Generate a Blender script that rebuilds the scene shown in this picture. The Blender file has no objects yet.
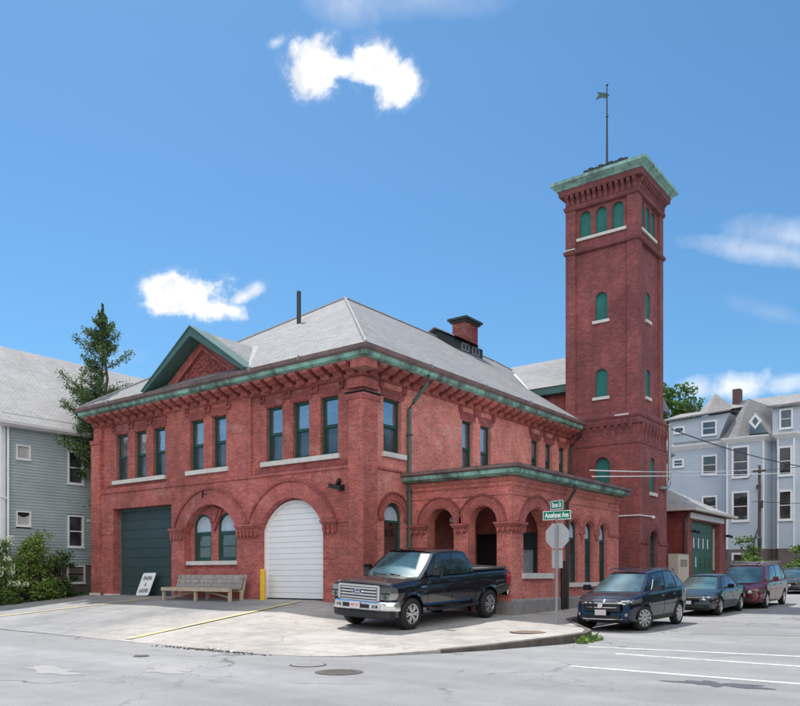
import bpy, bmesh, math, random
from mathutils import Vector, Matrix, geometry
R = math.radians
random.seed(7)
scene = bpy.context.scene
COL = scene.collection
BASE = {}          # world offset of every parent that is built in world coordinates

# ------------------------------------------------------------------ nodes / materials
class NT:
    def __init__(s, tree):
        s.t = tree; s.n = tree.nodes; s.l = tree.links
    def new(s, kind, **kw):
        n = s.n.new(kind)
        for k, v in kw.items(): setattr(n, k, v)
        return n
    def link(s, a, b): s.l.new(a, b)
    def put(s, sock, v):
        if isinstance(v, bpy.types.NodeSocket): s.l.new(v, sock)
        elif v is not None: sock.default_value = v
    def math(s, op, a, b=None, c=None, clamp=False):
        n = s.new('ShaderNodeMath', operation=op); n.use_clamp = clamp
        s.put(n.inputs[0], a)
        if b is not None: s.put(n.inputs[1], b)
        if c is not None: s.put(n.inputs[2], c)
        return n.outputs[0]
    def mix(s, fac, a, b, blend='MIX'):
        n = s.new('ShaderNodeMix', data_type='RGBA', blend_type=blend)
        s.put(n.inputs['Factor'], fac); s.put(n.inputs['A'], a if not isinstance(a, tuple) else (*a, 1) if len(a) == 3 else a)
        s.put(n.inputs['B'], b if not isinstance(b, tuple) else (*b, 1) if len(b) == 3 else b)
        return n.outputs['Result']
    def noise(s, vec, scale, detail=4, rough=.55, dist=0):
        n = s.new('ShaderNodeTexNoise'); n.inputs['Scale'].default_value = scale
        n.inputs['Detail'].default_value = detail; n.inputs['Roughness'].default_value = rough
        n.inputs['Distortion'].default_value = dist
        if vec is not None: s.link(vec, n.inputs['Vector'])
        return n.outputs['Fac']
    def ramp(s, fac, stops):
        n = s.new('ShaderNodeValToRGB'); e = n.color_ramp.elements
        while len(e) < len(stops): e.new(.5)
        for i, (p, c) in enumerate(stops):
            e[i].position = p; e[i].color = (c, c, c, 1) if not isinstance(c, tuple) else (*c, 1)
        s.put(n.inputs[0], fac); return n.outputs[0]
    def comb(s, x, y, z=0.):
        n = s.new('ShaderNodeCombineXYZ'); s.put(n.inputs[0], x); s.put(n.inputs[1], y); s.put(n.inputs[2], z); return n.outputs[0]
    def sep(s, v):
        n = s.new('ShaderNodeSeparateXYZ'); s.link(v, n.inputs[0]); return n.outputs
    def bump(s, h, strength=.3, dist=.01):
        n = s.new('ShaderNodeBump'); n.inputs['Strength'].default_value = strength; n.inputs['Distance'].default_value = dist
        s.link(h, n.inputs['Height']); return n.outputs[0]

def new_mat(name, rough=.7, metal=0., ior=None):
    m = bpy.data.materials.new(name); m.use_nodes = True
    nt = NT(m.node_tree); b = m.node_tree.nodes['Principled BSDF']
    b.inputs['Roughness'].default_value = rough; b.inputs['Metallic'].default_value = metal
    if ior: b.inputs['IOR'].default_value = ior
    return m, nt, b
def worldpos(nt): return nt.new('ShaderNodeNewGeometry').outputs['Position']
def objpos(nt): return nt.new('ShaderNodeTexCoord').outputs['Object']

def plain(name, col, rough=.6, metal=0., var=.12, scale=3., coat=0, ior=None, fine=0.):
    m, nt, b = new_mat(name, rough, metal, ior)
    p = objpos(nt)
    n1 = nt.noise(p, scale, 5); n2 = nt.noise(p, scale*9, 3)
    f = nt.math('ADD', nt.math('MULTIPLY', n1, .65), nt.math('MULTIPLY', n2, .35))
    v = nt.ramp(f, [(.3, 1-var), (.7, 1+var*.6)])
    c = nt.mix(1., (*col, 1), v, 'MULTIPLY')
    nt.link(c, b.inputs['Base Color'])
    if coat: b.inputs['Coat Weight'].default_value = coat; b.inputs['Coat Roughness'].default_value = .03
    if fine: nt.link(nt.bump(n2, .4, fine), b.inputs['Normal'])
    return m

def brick_mat(name, c1, c2, mortar, dark=.0, soot=.5, eff_=.25, spk_=.22):
    m, nt, b = new_mat(name, .88)
    p = worldpos(nt); x, y, z = nt.sep(p)
    u = nt.math('ADD', x, y); v = nt.comb(u, z, 0.)
    br = nt.new('ShaderNodeTexBrick'); nt.link(v, br.inputs['Vector'])
    br.inputs['Color1'].default_value = (*c1, 1); br.inputs['Color2'].default_value = (*c2, 1)
    br.inputs['Mortar'].default_value = (*mortar, 1); br.inputs['Scale'].default_value = 1
    br.inputs['Brick Width'].default_value = .215; br.inputs['Row Height'].default_value = .07
    br.inputs['Mortar Size'].default_value = .0055; br.inputs['Mortar Smooth'].default_value = .4; br.inputs['Bias'].default_value = -.1
    big = nt.noise(p, .45, 6, .62); mid = nt.noise(p, 2.3, 5, .6); fine = nt.noise(v, 14, 2)
    st = nt.new('ShaderNodeMapping'); st.inputs['Scale'].default_value = (2.2, 2.2, .22); nt.link(p, st.inputs[0])
    streak = nt.noise(st.outputs[0], 1.3, 4, .6)
    k = nt.ramp(big, [(.30, .66), (.68, 1.18)]); c = nt.mix(1., br.outputs['Color'], k, 'MULTIPLY')
    c = nt.mix(1., c, nt.ramp(mid, [(.25, .76), (.75, 1.18)]), 'MULTIPLY')
    c = nt.mix(1., c, nt.ramp(fine, [(.2, .62), (.8, 1.36)]), 'MULTIPLY')
    c = nt.mix(nt.math('MULTIPLY', nt.ramp(streak, [(.48, 0), (.74, 1)]), soot*.75), c, (c1[0]*.35, c1[1]*.45, c1[2]*.55))
    eff = nt.noise(p, 1.1, 8, .7, .6)                                   # pale efflorescence blotches
    c = nt.mix(nt.math('MULTIPLY', nt.ramp(eff, [(.56, 0), (.70, 1)]), eff_), c, (.60, .42, .39))
    spk = nt.noise(p, 7, 3, .5)
    c = nt.mix(nt.math('MULTIPLY', nt.ramp(spk, [(.68, 0), (.72, 1)]), spk_), c, (.62, .48, .45))
    if dark: c = nt.mix(dark, c, (c1[0]*.25, c1[1]*.25, c1[2]*.3))
    nt.link(c, b.inputs['Base Color'])
    h = nt.math('SUBTRACT', nt.math('MULTIPLY', fine, .3), br.outputs['Fac'])
    nt.link(nt.bump(h, .5, .01), b.inputs['Normal'])
    return m

def slate_mat(name, c1, c2, row=.16, w=.3, slope_axis='auto', shade=1.):
    m, nt, b = new_mat(name, .75)
    p = worldpos(nt); x, y, z = nt.sep(p)
    v = nt.comb(nt.math('ADD', x, y), nt.math('MULTIPLY', z, 1.8), 0.)
    br = nt.new('ShaderNodeTexBrick'); nt.link(v, br.inputs['Vector'])
    br.inputs['Color1'].default_value = (*c1, 1); br.inputs['Color2'].default_value = (*c2, 1)
    br.inputs['Mortar'].default_value = tuple([q*.45 for q in c1])+(1,); br.inputs['Scale'].default_value = 1
    br.inputs['Brick Width'].default_value = w; br.inputs['Row Height'].default_value = row
    br.inputs['Mortar Size'].default_value = .009; br.inputs['Mortar Smooth'].default_value = .5
    big = nt.noise(p, .5, 6, .65); mid = nt.noise(p, 3, 5, .65)
    c = nt.mix(1., br.outputs['Color'], nt.ramp(big, [(.3, .82), (.7, 1.1)]), 'MULTIPLY')
    c = nt.mix(1., c, nt.ramp(mid, [(.25, .85), (.75, 1.1)]), 'MULTIPLY')
    st = nt.new('ShaderNodeMapping'); st.inputs['Scale'].default_value = (1.5, 1.5, .3); nt.link(p, st.inputs[0])
    sk = nt.noise(st.outputs[0], 1.2, 4, .6)
    c = nt.mix(nt.math('MULTIPLY', nt.ramp(sk, [(.5, 0), (.8, 1)]), .3), c, tuple([q*.55 for q in c1]))
    nt.link(c, b.inputs['Base Color'])
    nt.link(nt.bump(nt.math('SUBTRACT', mid, br.outputs['Fac']), .5, .015), b.inputs['Normal'])
    return m

def patina_mat(name, green, brown, amt=.45):
    m, nt, b = new_mat(name, .62)
    p = worldpos(nt); st = nt.new('ShaderNodeMapping'); st.inputs['Scale'].default_value = (1, 1, .5); nt.link(p, st.inputs[0])
    n = nt.noise(st.outputs[0], 1.6, 7, .7, .4); n2 = nt.noise(st.outputs[0], 9, 4)
    f = nt.ramp(n, [(amt-.07, 1), (amt+.12, 0)])
    c = nt.mix(f, green, brown); c = nt.mix(1., c, nt.ramp(n2, [(.2, .75), (.8, 1.25)]), 'MULTIPLY')
    nt.link(c, b.inputs['Base Color']); nt.link(nt.bump(n2, .3, .01), b.inputs['Normal'])
    return m

def leaf_mat(name, c1, c2, c3):
    m, nt, b = new_mat(name, .55)
    p = objpos(nt); rnd = nt.new('ShaderNodeNewGeometry').outputs['Random Per Island']
    n = nt.noise(p, 1.1, 3)
    c = nt.ramp(nt.math('ADD', nt.math('MULTIPLY', rnd, .6), nt.math('MULTIPLY', n, .4)), [(.2, c1), (.55, c2), (.85, c3)])
    nt.link(c, b.inputs['Base Color'])
    tr = nt.new('ShaderNodeBsdfTranslucent'); nt.link(c, tr.inputs[0])
    mx = nt.new('ShaderNodeMixShader'); mx.inputs[0].default_value = .3
    nt.link(b.outputs[0], mx.inputs[1]); nt.link(tr.outputs[0], mx.inputs[2])
    nt.link(mx.outputs[0], m.node_tree.nodes['Material Output'].inputs[0])
    return m

def glass_mat(name, col=(.02, .03, .035), refl=.3, rough=.03, wav=.02, tint=(.88, .92, .96)):
    m, nt, b = new_mat(name, .25)
    p = worldpos(nt); n = nt.noise(p, 1.7, 2)
    nt.link(nt.mix(nt.ramp(nt.noise(p, 1.1, 4, .6), [(.42, 0), (.62, 1)]), (*col, 1), (col[0]*3.2, col[1]*3., col[2]*2.8, 1)), b.inputs['Base Color']); bm_ = nt.bump(n, wav*8, .05)
    g = nt.new('ShaderNodeBsdfGlossy'); g.inputs['Roughness'].default_value = rough; g.inputs['Color'].default_value = (*tint, 1); nt.link(bm_, g.inputs['Normal'])
    fr = nt.new('ShaderNodeFresnel'); fr.inputs['IOR'].default_value = 1.5
    f = nt.math('ADD', nt.math('MULTIPLY', fr.outputs[0], .9), refl, clamp=True)
    mx = nt.new('ShaderNodeMixShader'); nt.link(f, mx.inputs[0]); nt.link(b.outputs[0], mx.inputs[1]); nt.link(g.outputs[0], mx.inputs[2])
    nt.link(mx.outputs[0], m.node_tree.nodes['Material Output'].inputs[0])
    return m

def paint_mat(name, col, flake=.0, refl=.5):
    m, nt, b = new_mat(name, .55, flake)
    b.inputs['Base Color'].default_value = (*col, 1); b.inputs['Specular IOR Level'].default_value = .12
    b.inputs['Coat Weight'].default_value = 1; b.inputs['Coat IOR'].default_value = 1.75; b.inputs['Coat Roughness'].default_value = .02
    return m

def asphalt_mat():
    m, nt, b = new_mat('asphalt', .9)
    p = worldpos(nt); x, y, z = nt.sep(p)
    big = nt.noise(p, .18, 5, .6); mid = nt.noise(p, 1.3, 6, .65); fine = nt.noise(p, 45, 3, .7); grit = nt.noise(p, 160, 2, .6)
    c = nt.ramp(big, [(.3, (.225, .226, .233)), (.7, (.305, .303, .306))])
    c = nt.mix(1., c, nt.ramp(mid, [(.25, .86), (.75, 1.12)]), 'MULTIPLY')
    c = nt.mix(1., c, nt.ramp(fine, [(.25, .62), (.75, 1.34)]), 'MULTIPLY')
    c = nt.mix(1., c, nt.ramp(grit, [(.25, .75), (.75, 1.22)]), 'MULTIPLY')
    # long tyre-worn bands along the main street
    st = nt.new('ShaderNodeMapping'); st.inputs['Scale'].default_value = (.05, .8, 1); nt.link(p, st.inputs[0])
    band = nt.noise(st.outputs[0], 1., 3); c = nt.mix(1., c, nt.ramp(band, [(.35, .88), (.65, 1.06)]), 'MULTIPLY')
    # cracks
    dw = nt.new('ShaderNodeVectorMath', operation='SCALE'); nz = nt.new('ShaderNodeTexNoise'); nz.inputs['Scale'].default_value = 1.1; nz.inputs['Detail'].default_value = 5
    nt.link(p, nz.inputs['Vector']); nt.link(nz.outputs['Color'], dw.inputs[0]); dw.inputs['Scale'].default_value = 1.5
    ad = nt.new('ShaderNodeVectorMath', operation='ADD'); nt.link(p, ad.inputs[0]); nt.link(dw.outputs[0], ad.inputs[1])
    vo = nt.new('ShaderNodeTexVoronoi', feature='DISTANCE_TO_EDGE'); vo.inputs['Scale'].default_value = .27; nt.link(ad.outputs[0], vo.inputs['Vector'])
    ck = nt.ramp(vo.outputs['Distance'], [(.0, 1), (.016, 0)]); msk = nt.ramp(nt.noise(p, .35, 3), [(.47, 0), (.56, 1)])
    ck = nt.math('MULTIPLY', ck, msk)
    vo2 = nt.new('ShaderNodeTexVoronoi', feature='DISTANCE_TO_EDGE'); vo2.inputs['Scale'].default_value = 1.3; nt.link(ad.outputs[0], vo2.inputs['Vector'])
    ck2 = nt.math('MULTIPLY', nt.ramp(vo2.outputs['Distance'], [(.0, 1), (.016, 0)]), nt.ramp(nt.noise(p, .22, 3), [(.54, 0), (.64, .8)]))
    ck = nt.math('MAXIMUM', ck, ck2)
    c = nt.mix(nt.math('MULTIPLY', ck, .8), c, (.06, .06, .065))
    sp = nt.noise(p, 5.5, 3, .5); c = nt.mix(nt.math('MULTIPLY', nt.ramp(sp, [(.7, 0), (.76, 1)]), .35), c, (.12, .12, .125))
    nt.link(c, b.inputs['Base Color'])
    nt.link(nt.bump(nt.math('ADD', fine, nt.math('MULTIPLY', ck, -1.5)), .5, .008), b.inputs['Normal'])
    return m

def concrete_mat(name, c_grey, c_warm, slab=1.5):
    m, nt, b = new_mat(name, .88)
    p = worldpos(nt); x, y, z = nt.sep(p)
    br = nt.new('ShaderNodeTexBrick'); nt.link(p, br.inputs['Vector']); br.offset = 0.
    br.inputs['Color1'].default_value = (.93, .93, .93, 1); br.inputs['Color2'].default_value = (1.05, 1.04, 1.02, 1); br.inputs['Mortar'].default_value = (.62, .6, .58, 1)
    br.inputs['Scale'].default_value = 1; br.inputs['Brick Width'].default_value = slab*1.4; br.inputs['Row Height'].default_value = slab
    br.inputs['Mortar Size'].default_value = .012; br.inputs['Mortar Smooth'].default_value = .3
    # warmer, cleaner concrete on the corner sidewalk; greyer on the apron of the left bays
    wv = nt.math('ADD', nt.math('MULTIPLY', nt.math('ADD', x, 19.), .28), nt.math('MULTIPLY', nt.noise(p, .6, 4), 1.2))
    f = nt.ramp(wv, [(.1, 0), (.95, 1)])
    c = nt.mix(f, c_grey, c_warm)
    c = nt.mix(1., c, br.outputs['Color'], 'MULTIPLY')
    big = nt.noise(p, .5, 6, .65); mid = nt.noise(p, 3.2, 6, .65); fine = nt.noise(p, 60, 3, .7)
    c = nt.mix(1., c, nt.ramp(big, [(.3, .74), (.65, 1.10)]), 'MULTIPLY')
    c = nt.mix(1., c, nt.ramp(mid, [(.25, .76), (.75, 1.14)]), 'MULTIPLY')
    c = nt.mix(1., c, nt.ramp(fine, [(.25, .85), (.75, 1.14)]), 'MULTIPLY')
    nz = nt.new('ShaderNodeTexNoise'); nz.inputs['Scale'].default_value = 1.2; nz.inputs['Detail'].default_value = 5; nt.link(p, nz.inputs['Vector'])
    sc = nt.new('ShaderNodeVectorMath', operation='SCALE'); nt.link(nz.outputs['Color'], sc.inputs[0]); sc.inputs['Scale'].default_value = 1.1
    ad = nt.new('ShaderNodeVectorMath', operation='ADD'); nt.link(p, ad.inputs[0]); nt.link(sc.outputs[0], ad.inputs[1])
    vo = nt.new('ShaderNodeTexVoronoi', feature='DISTANCE_TO_EDGE'); vo.inputs['Scale'].default_value = .42; nt.link(ad.outputs[0], vo.inputs['Vector'])
    ck = nt.math('MULTIPLY', nt.ramp(vo.outputs['Distance'], [(0, 1), (.012, 0)]), nt.ramp(nt.noise(p, .5, 3), [(.46, 0), (.55, 1)]))
    c = nt.mix(nt.math('MULTIPLY', ck, .55), c, (.13, .12, .11))
    st = nt.noise(p, 1.7, 5, .7, .8); c = nt.mix(nt.math('MULTIPLY', nt.ramp(st, [(.6, 0), (.72, 1)]), .28), c, (.17, .16, .15))
    nt.link(c, b.inputs['Base Color']); nt.link(nt.bump(fine, .35, .006), b.inputs['Normal'])
    return m

def wornpaint(name, col, under=(.3, .3, .3), wear=.5):
    m, nt, b = new_mat(name, .75)
    p = worldpos(nt); n = nt.noise(p, 9, 6, .75); n2 = nt.noise(p, 1.2, 4)
    f = nt.ramp(nt.math('ADD', nt.math('MULTIPLY', n, .7), nt.math('MULTIPLY', n2, .4)), [(wear-.04, 0), (wear+.12, 1)])
    nt.link(nt.mix(f, under, col), b.inputs['Base Color']); return m

M = {}
M['brick'] = brick_mat('red_brick', (.50, .126, .098), (.33, .078, .066), (.42, .22, .21))
M['brick_side'] = brick_mat('bounce_lit_brick', (.72, .23, .182), (.54, .165, .138), (.58, .34, .31), soot=.25, eff_=.5)  # paler copy of the red brick: bounced light painted in, plus efflorescence
M['brick_porch'] = brick_mat('porch_brick', (.66, .185, .148), (.47, .125, .105), (.50, .28, .25), soot=.35)
M['brick_dark'] = brick_mat('sooty_red_brick', (.35, .080, .072), (.27, .06, .057), (.26, .12, .105), soot=.8)
M['brick_tower'] = brick_mat('tower_brick', (.30, .078, .073), (.195, .051, .051), (.24, .12, .125), soot=.7, eff_=.08, spk_=.0)
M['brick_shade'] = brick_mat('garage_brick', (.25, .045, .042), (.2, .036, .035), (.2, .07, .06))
M['terra'] = brick_mat('moulded_brick', (.46, .120, .105), (.38, .095, .087), (.38, .17, .15), soot=.7)
M['terra_tower'] = brick_mat('moulded_tower_brick', (.235, .064, .066), (.19, .052, .055), (.2, .09, .09), soot=.7, eff_=.05, spk_=0.)
M['stone'] = plain('pale_limestone', (.62, .59, .56), .8, var=.2, scale=3, fine=.01)
M['granite'] = plain('grey_granite', (.27, .25, .245), .85, var=.35, scale=4, fine=.02)
M['slate'] = slate_mat('grey_slate', (.25, .253, .262), (.185, .189, .199))
M['shingle'] = slate_mat('light_shingle', (.355, .352, .36), (.31, .307, .315), .14, .35)
M['shingle_dark'] = slate_mat('mid_shingle', (.27, .265, .27), (.22, .215, .22), .2, .4)
M['ridge'] = plain('grey_ridge_slate', (.26, .26, .27), .75, var=.3, scale=4)
M['patina'] = patina_mat('copper_patina', (.26, .50, .42), (.09, .135, .12), .48)
M['patina_tower'] = patina_mat('copper_patina_pale', (.25, .44, .375), (.12, .19, .165), .44)
M['copper'] = patina_mat('weathered_copper_gutter', (.19, .125, .12), (.11, .075, .072))
M['rake'] = plain('dark_green_rake_paint', (.055, .125, .115), .6, var=.3, scale=1.5)
M['green_trim'] = plain('green_window_paint', (.018, .072, .064), .5, var=.25, scale=2)
M['green_shutter'] = plain('bright_green_shutter', (.010, .150, .125), .5, var=.3, scale=2)
M['green_door'] = plain('dark_green_door_paint', (.033, .062, .068), .5, var=.2, scale=1)
M['garage_green'] = plain('garage_door_green', (.035, .115, .082), .5, var=.25, scale=1)
M['glass'] = glass_mat('window_glass', (.04, .045, .05), .40, .05, .035)
M['glass_low'] = glass_mat('window_glass_screened', (.02, .024, .028), .07, .12)
M['glass_dark'] = glass_mat('dark_glass', (.01, .012, .014), .10)
M['glass_fan'] = plain('frosted_fanlight', (.42, .52, .62), .3, var=.25, scale=3)
M['white'] = plain('white_paint', (.78, .79, .81), .5, var=.06, scale=1.2)
M['white_trim'] = plain('white_trim', (.72, .73, .74), .6, var=.12)
M['black'] = plain('black_paint', (.012, .012, .013), .4)
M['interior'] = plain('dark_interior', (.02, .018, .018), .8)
M['pipe_green'] = plain('green_downpipe', (.06, .115, .10), .55, var=.3)
M['pipe_dark'] = plain('dark_downpipe', (.03, .035, .035), .55)
M['steel'] = plain('galvanised_steel', (.36, .37, .38), .45, .5, var=.2, scale=5)
M['signback'] = plain('aluminium_sign_back', (.46, .46, .46), .5, .15, var=.12, scale=6)
M['sign_green'] = plain('street_sign_green', (.0, .20, .11), .4, var=.08)
M['sign_white'] = plain('street_sign_white', (.82, .84, .84), .4, var=.05)
M['sign_red'] = plain('stop_red', (.5, .02, .02), .4)
M['yellow'] = plain('yellow_bollard_paint', (.72, .42, .03), .5, var=.18, scale=4)
M['wood_new'] = plain('pale_lumber', (.50, .40, .28), .75, var=.25, scale=4)
M['wood_grey'] = plain('weathered_plank', (.37, .335, .31), .8, var=.45, scale=6)
M['siding'] = plain('grey_green_clapboard', (.325, .395, .41), .7, var=.16, scale=1.2)
M['siding_blue'] = plain('pale_blue_clapboard', (.43, .49, .565), .7, var=.12, scale=.6)
M['foundation'] = plain('rough_foundation', (.16, .135, .125), .9, var=.4, scale=2, fine=.04)
M['soil'] = plain('leafy_soil', (.07, .055, .042), .95, var=.5, scale=5, fine=.05)
M['asphalt'] = asphalt_mat()
M['concrete'] = concrete_mat('apron_concrete', (.28, .283, .288), (.40, .376, .352))
M['kerb'] = plain('granite_kerb', (.12, .10, .09), .85, var=.5, scale=3, fine=.03)
M['line_yellow'] = wornpaint('worn_yellow_line', (.68, .54, .22), (.36, .34, .29), .50)
M['line_white'] = wornpaint('worn_white_line', (.70, .70, .69), (.30, .30, .30), .45)
M['patch'] = wornpaint('dark_patch', (.075, .075, .09), (.22, .22, .23), .36)
M['patch_grey'] = wornpaint('grey_patch', (.20, .20, .20), (.27, .27, .27), .42)
M['patch_pale'] = wornpaint('pale_patch', (.325, .31, .30), (.27, .27, .275), .50)
M['iron'] = plain('cast_iron', (.13, .11, .10), .7, .3, var=.3, scale=8)
M['rust'] = plain('rusty_cover', (.34, .23, .17), .8, var=.3, scale=6)
M['bark'] = plain('bark', (.10, .075, .055), .9, var=.4, scale=6, fine=.02)
M['conifer'] = leaf_mat('conifer_foliage', (.03, .07, .03), (.08, .15, .05), (.22, .29, .09))
M['leaf'] = leaf_mat('shrub_foliage', (.02, .05, .012), (.05, .11, .025), (.13, .21, .045))
M['leaf_bright'] = leaf_mat('bright_foliage', (.05, .11, .02), (.12, .21, .04), (.24, .36, .08))
M['leaf_tree'] = leaf_mat('broadleaf_foliage', (.03, .08, .02), (.08, .16, .035), (.20, .30, .07))
M['flower'] = plain('cream_flowers', (.72, .76, .55), .7)
M['beige'] = plain('beige_panel', (.55, .49, .40), .6, var=.08)
M['beige_side'] = plain('beige_panel_side', (.40, .37, .32), .6, var=.1)
M['brown'] = plain('brown_lettering', (.16, .11, .08), .6)
M['chimney_b'] = plain('dark_chimney_brick', (.13, .07, .065), .85, var=.25)
M['wire_black'] = plain('black_wire', (.02, .02, .02), .6)
M['wire_white'] = plain('pale_wire', (.62, .62, .62), .5)
M['tyre'] = plain('tyre_rubber', (.018, .018, .018), .8, var=.2)
M['alloy'] = plain('alloy_wheel', (.62, .62, .63), .25, .85, var=.05)
M['chrome'] = plain('chrome', (.82, .83, .85), .08, 1., var=.02)
M['plastic'] = plain('black_plastic', (.015, .015, .016), .5)
M['lens'] = plain('headlamp_lens', (.38, .39, .40), .08, .7, var=.35, scale=20, coat=1)
M['lens_red'] = plain('tail_lamp_red', (.45, .01, .01), .1, coat=1)
M['plate'] = plain('licence_plate', (.68, .62, .64), .4)
M['car_glass'] = glass_mat('car_glass', (.008, .013, .016), .03, .015, .004)
M['windscreen'] = glass_mat('windscreen_glass', (.02, .05, .06), .02, .03, .004, (.75, .95, 1.))
M['p_black'] = paint_mat('black_car_paint', (.006, .006, .010))
M['p_navy'] = paint_mat('dark_blue_car_paint', (.006, .007, .022), .1)
M['p_sedan'] = paint_mat('black_green_car_paint', (.012, .016, .016), .2)
M['p_maroon'] = paint_mat('maroon_car_paint', (.155, .012, .022), .3)
M['p_blue'] = paint_mat('blue_car_paint', (.02, .03, .05), .2)

# ------------------------------------------------------------------ mesh building
class MB:
    def __init__(s): s.bm = bmesh.new()
    def verts(s, pts): return [s.bm.verts.new(p) for p in pts]
    def face(s, vs):
        try: return s.bm.faces.new(vs)
        except ValueError: return None
    def quad(s, *pts): return s.face(s.verts(pts))
    def box(s, x0, x1, y0, y1, z0, z1, mat=None):
        v = s.verts([(x, y, z) for z in (z0, z1) for y in (y0, y1) for x in (x0, x1)])
        for f in ((0, 2, 3, 1), (4, 5, 7, 6), (0, 1, 5, 4), (1, 3, 7, 5), (3, 2, 6, 7), (2, 0, 4, 6)): s.face([v[i] for i in f])
        if mat is not None:
            for q in v: q.co = mat @ q.co
        return s
    def bar(s, p0, p1, w, h, up=(0, 0, 1)):
        p0 = Vector(p0); p1 = Vector(p1); d = (p1-p0).normalized(); up = Vector(up)
        if abs(d.dot(up)) > .97: up = Vector((0, 1, 0))
        a = d.cross(up).normalized()*w/2; b = a.cross(d).normalized()*h/2
        v = s.verts([p+i*a+j*b for p in (p0, p1) for i, j in ((-1, -1), (1, -1), (1, 1), (-1, 1))])
        for f in ((3, 2, 1, 0), (4, 5, 6, 7), (0, 1, 5, 4), (1, 2, 6, 5), (2, 3, 7, 6), (3, 0, 4, 7)): s.face([v[i] for i in f])
        return s
    def tube(s, pts, r, n=8, cap=True):
        pts = [Vector(p) for p in pts]; rs = r if isinstance(r, (list, tuple)) else [r]*len(pts); rings = []
        for i, p in enumerate(pts):
            d = (pts[min(i+1, len(pts)-1)]-pts[max(i-1, 0)]).normalized()
            u = Vector((0, 0, 1)) if abs(d.z) < .9 else Vector((1, 0, 0))
            a = d.cross(u).normalized(); b = d.cross(a).normalized()
            rings.append(s.verts([p+(a*math.cos(t)+b*math.sin(t))*rs[i] for t in [2*math.pi*k/n for k in range(n)]]))
        for q0, q1 in zip(rings, rings[1:]):
            for k in range(n): s.face([q0[k], q0[(k+1) % n], q1[(k+1) % n], q1[k]])
        if cap: s.face(rings[0][::-1]); s.face(rings[-1])
        return s
    def prism(s, outer, holes, mp, d0, d1, back=True, front=True):
        """2-D polygon with holes, mapped by mp(u, v, d) and given thickness d0..d1"""
        loops = [outer]+list(holes)
        tris = geometry.tessellate_polygon([[Vector((u, v, 0)) for u, v in l] for l in loops])
        flat = [p for l in loops for p in l]
        A = s.verts([mp(u, v, d0) for u, v in flat]); B = s.verts([mp(u, v, d1) for u, v in flat])
        for t in tris:
            if front: s.face([A[i] for i in t])
            if back: s.face([B[i] for i in reversed(t)])
        k = 0
        for l in loops:
            n = len(l)
            for i in range(n): j = (i+1) % n; s.face([A[k+i], B[k+i], B[k+j], A[k+j]])
            k += n
        return s
    def sweep(s, path, prof, closed=False, capends=True):
        """profile (out, z) swept along plan path; 'out' is to the right of travel"""
        n = len(path); rings = []
        P = [Vector((a, b)) for a, b in path]
        for i in range(n):
            if closed: d0 = (P[i]-P[i-1]).normalized(); d1 = (P[(i+1) % n]-P[i]).normalized()
            else:
                d1 = (P[min(i+1, n-1)]-P[min(i, n-2)]).normalized(); d0 = (P[max(i, 1)]-P[max(i-1, 0)]).normalized()
            n0 = Vector((d0.y, -d0.x)); n1 = Vector((d1.y, -d1.x)); m = (n0+n1).normalized(); m = m/max(.3, m.dot(n0))
            rings.append(s.verts([(P[i].x+m.x*o, P[i].y+m.y*o, z) for o, z in prof]))
        rr = list(zip(rings, rings[1:]))
        if closed: rr.append((rings[-1], rings[0]))
        k = len(prof)
        for a, b in rr:
            for j in range(k): s.face([a[j], b[j], b[(j+1) % k], a[(j+1) % k]])
        if not closed and capends: s.face(rings[0][::-1]); s.face(rings[-1])
        return s
    def lathe(s, prof, axis_mp, n=24, cap=True):
        rings = [s.verts([axis_mp(r*math.cos(2*math.pi*k/n), r*math.sin(2*math.pi*k/n), h) for k in range(n)]) for r, h in prof]
        for a, b in zip(rings, rings[1:]):
            for k in range(n): s.face([a[k], a[(k+1) % n], b[(k+1) % n], b[k]])
        
        if cap: s.face(rings[0][::-1]); s.face(rings[-1])
        return s

def FR(Y):   # front facing wall (-Y): u = X, depth goes into the building
    return lambda u, v, d: (u, Y+d, v)
def SD(X):   # side facing wall (+X): u = Y
    return lambda u, v, d: (X-d, u, v)
def rect(a, b, c, d): return [(a, c), (b, c), (b, d), (a, d)]
def archpoly(cx, w, z0, zs, rise, n=18):
    """opening of half width w, jambs to zs, circular arc of given rise"""
    Rr = (w*w+rise*rise)/(2*rise); cz = zs+rise-Rr; a = math.asin(min(1, w/Rr))
    if rise > w: a = math.pi-a
    pts = [(cx-w, z0), (cx+w, z0)]
    pts += [(cx+Rr*math.sin(a-2*a*i/n), cz+Rr*math.cos(a-2*a*i/n)) for i in range(n+1)]
    return pts
def arcring(cx, cz, r0, r1, zmin=None, n=28, a=None):
    if a is None: a = math.acos(max(-1, min(1, (zmin-cz)/r1)))
    A = [(cx+r1*math.sin(a-2*a*i/n), cz+r1*math.cos(a-2*a*i/n)) for i in range(n+1)]
    a0 = a
    B = [(cx+r0*math.sin(-a0+2*a0*i/n), cz+r0*math.cos(-a0+2*a0*i/n)) for i in range(n+1)]
    return A+B

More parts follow.
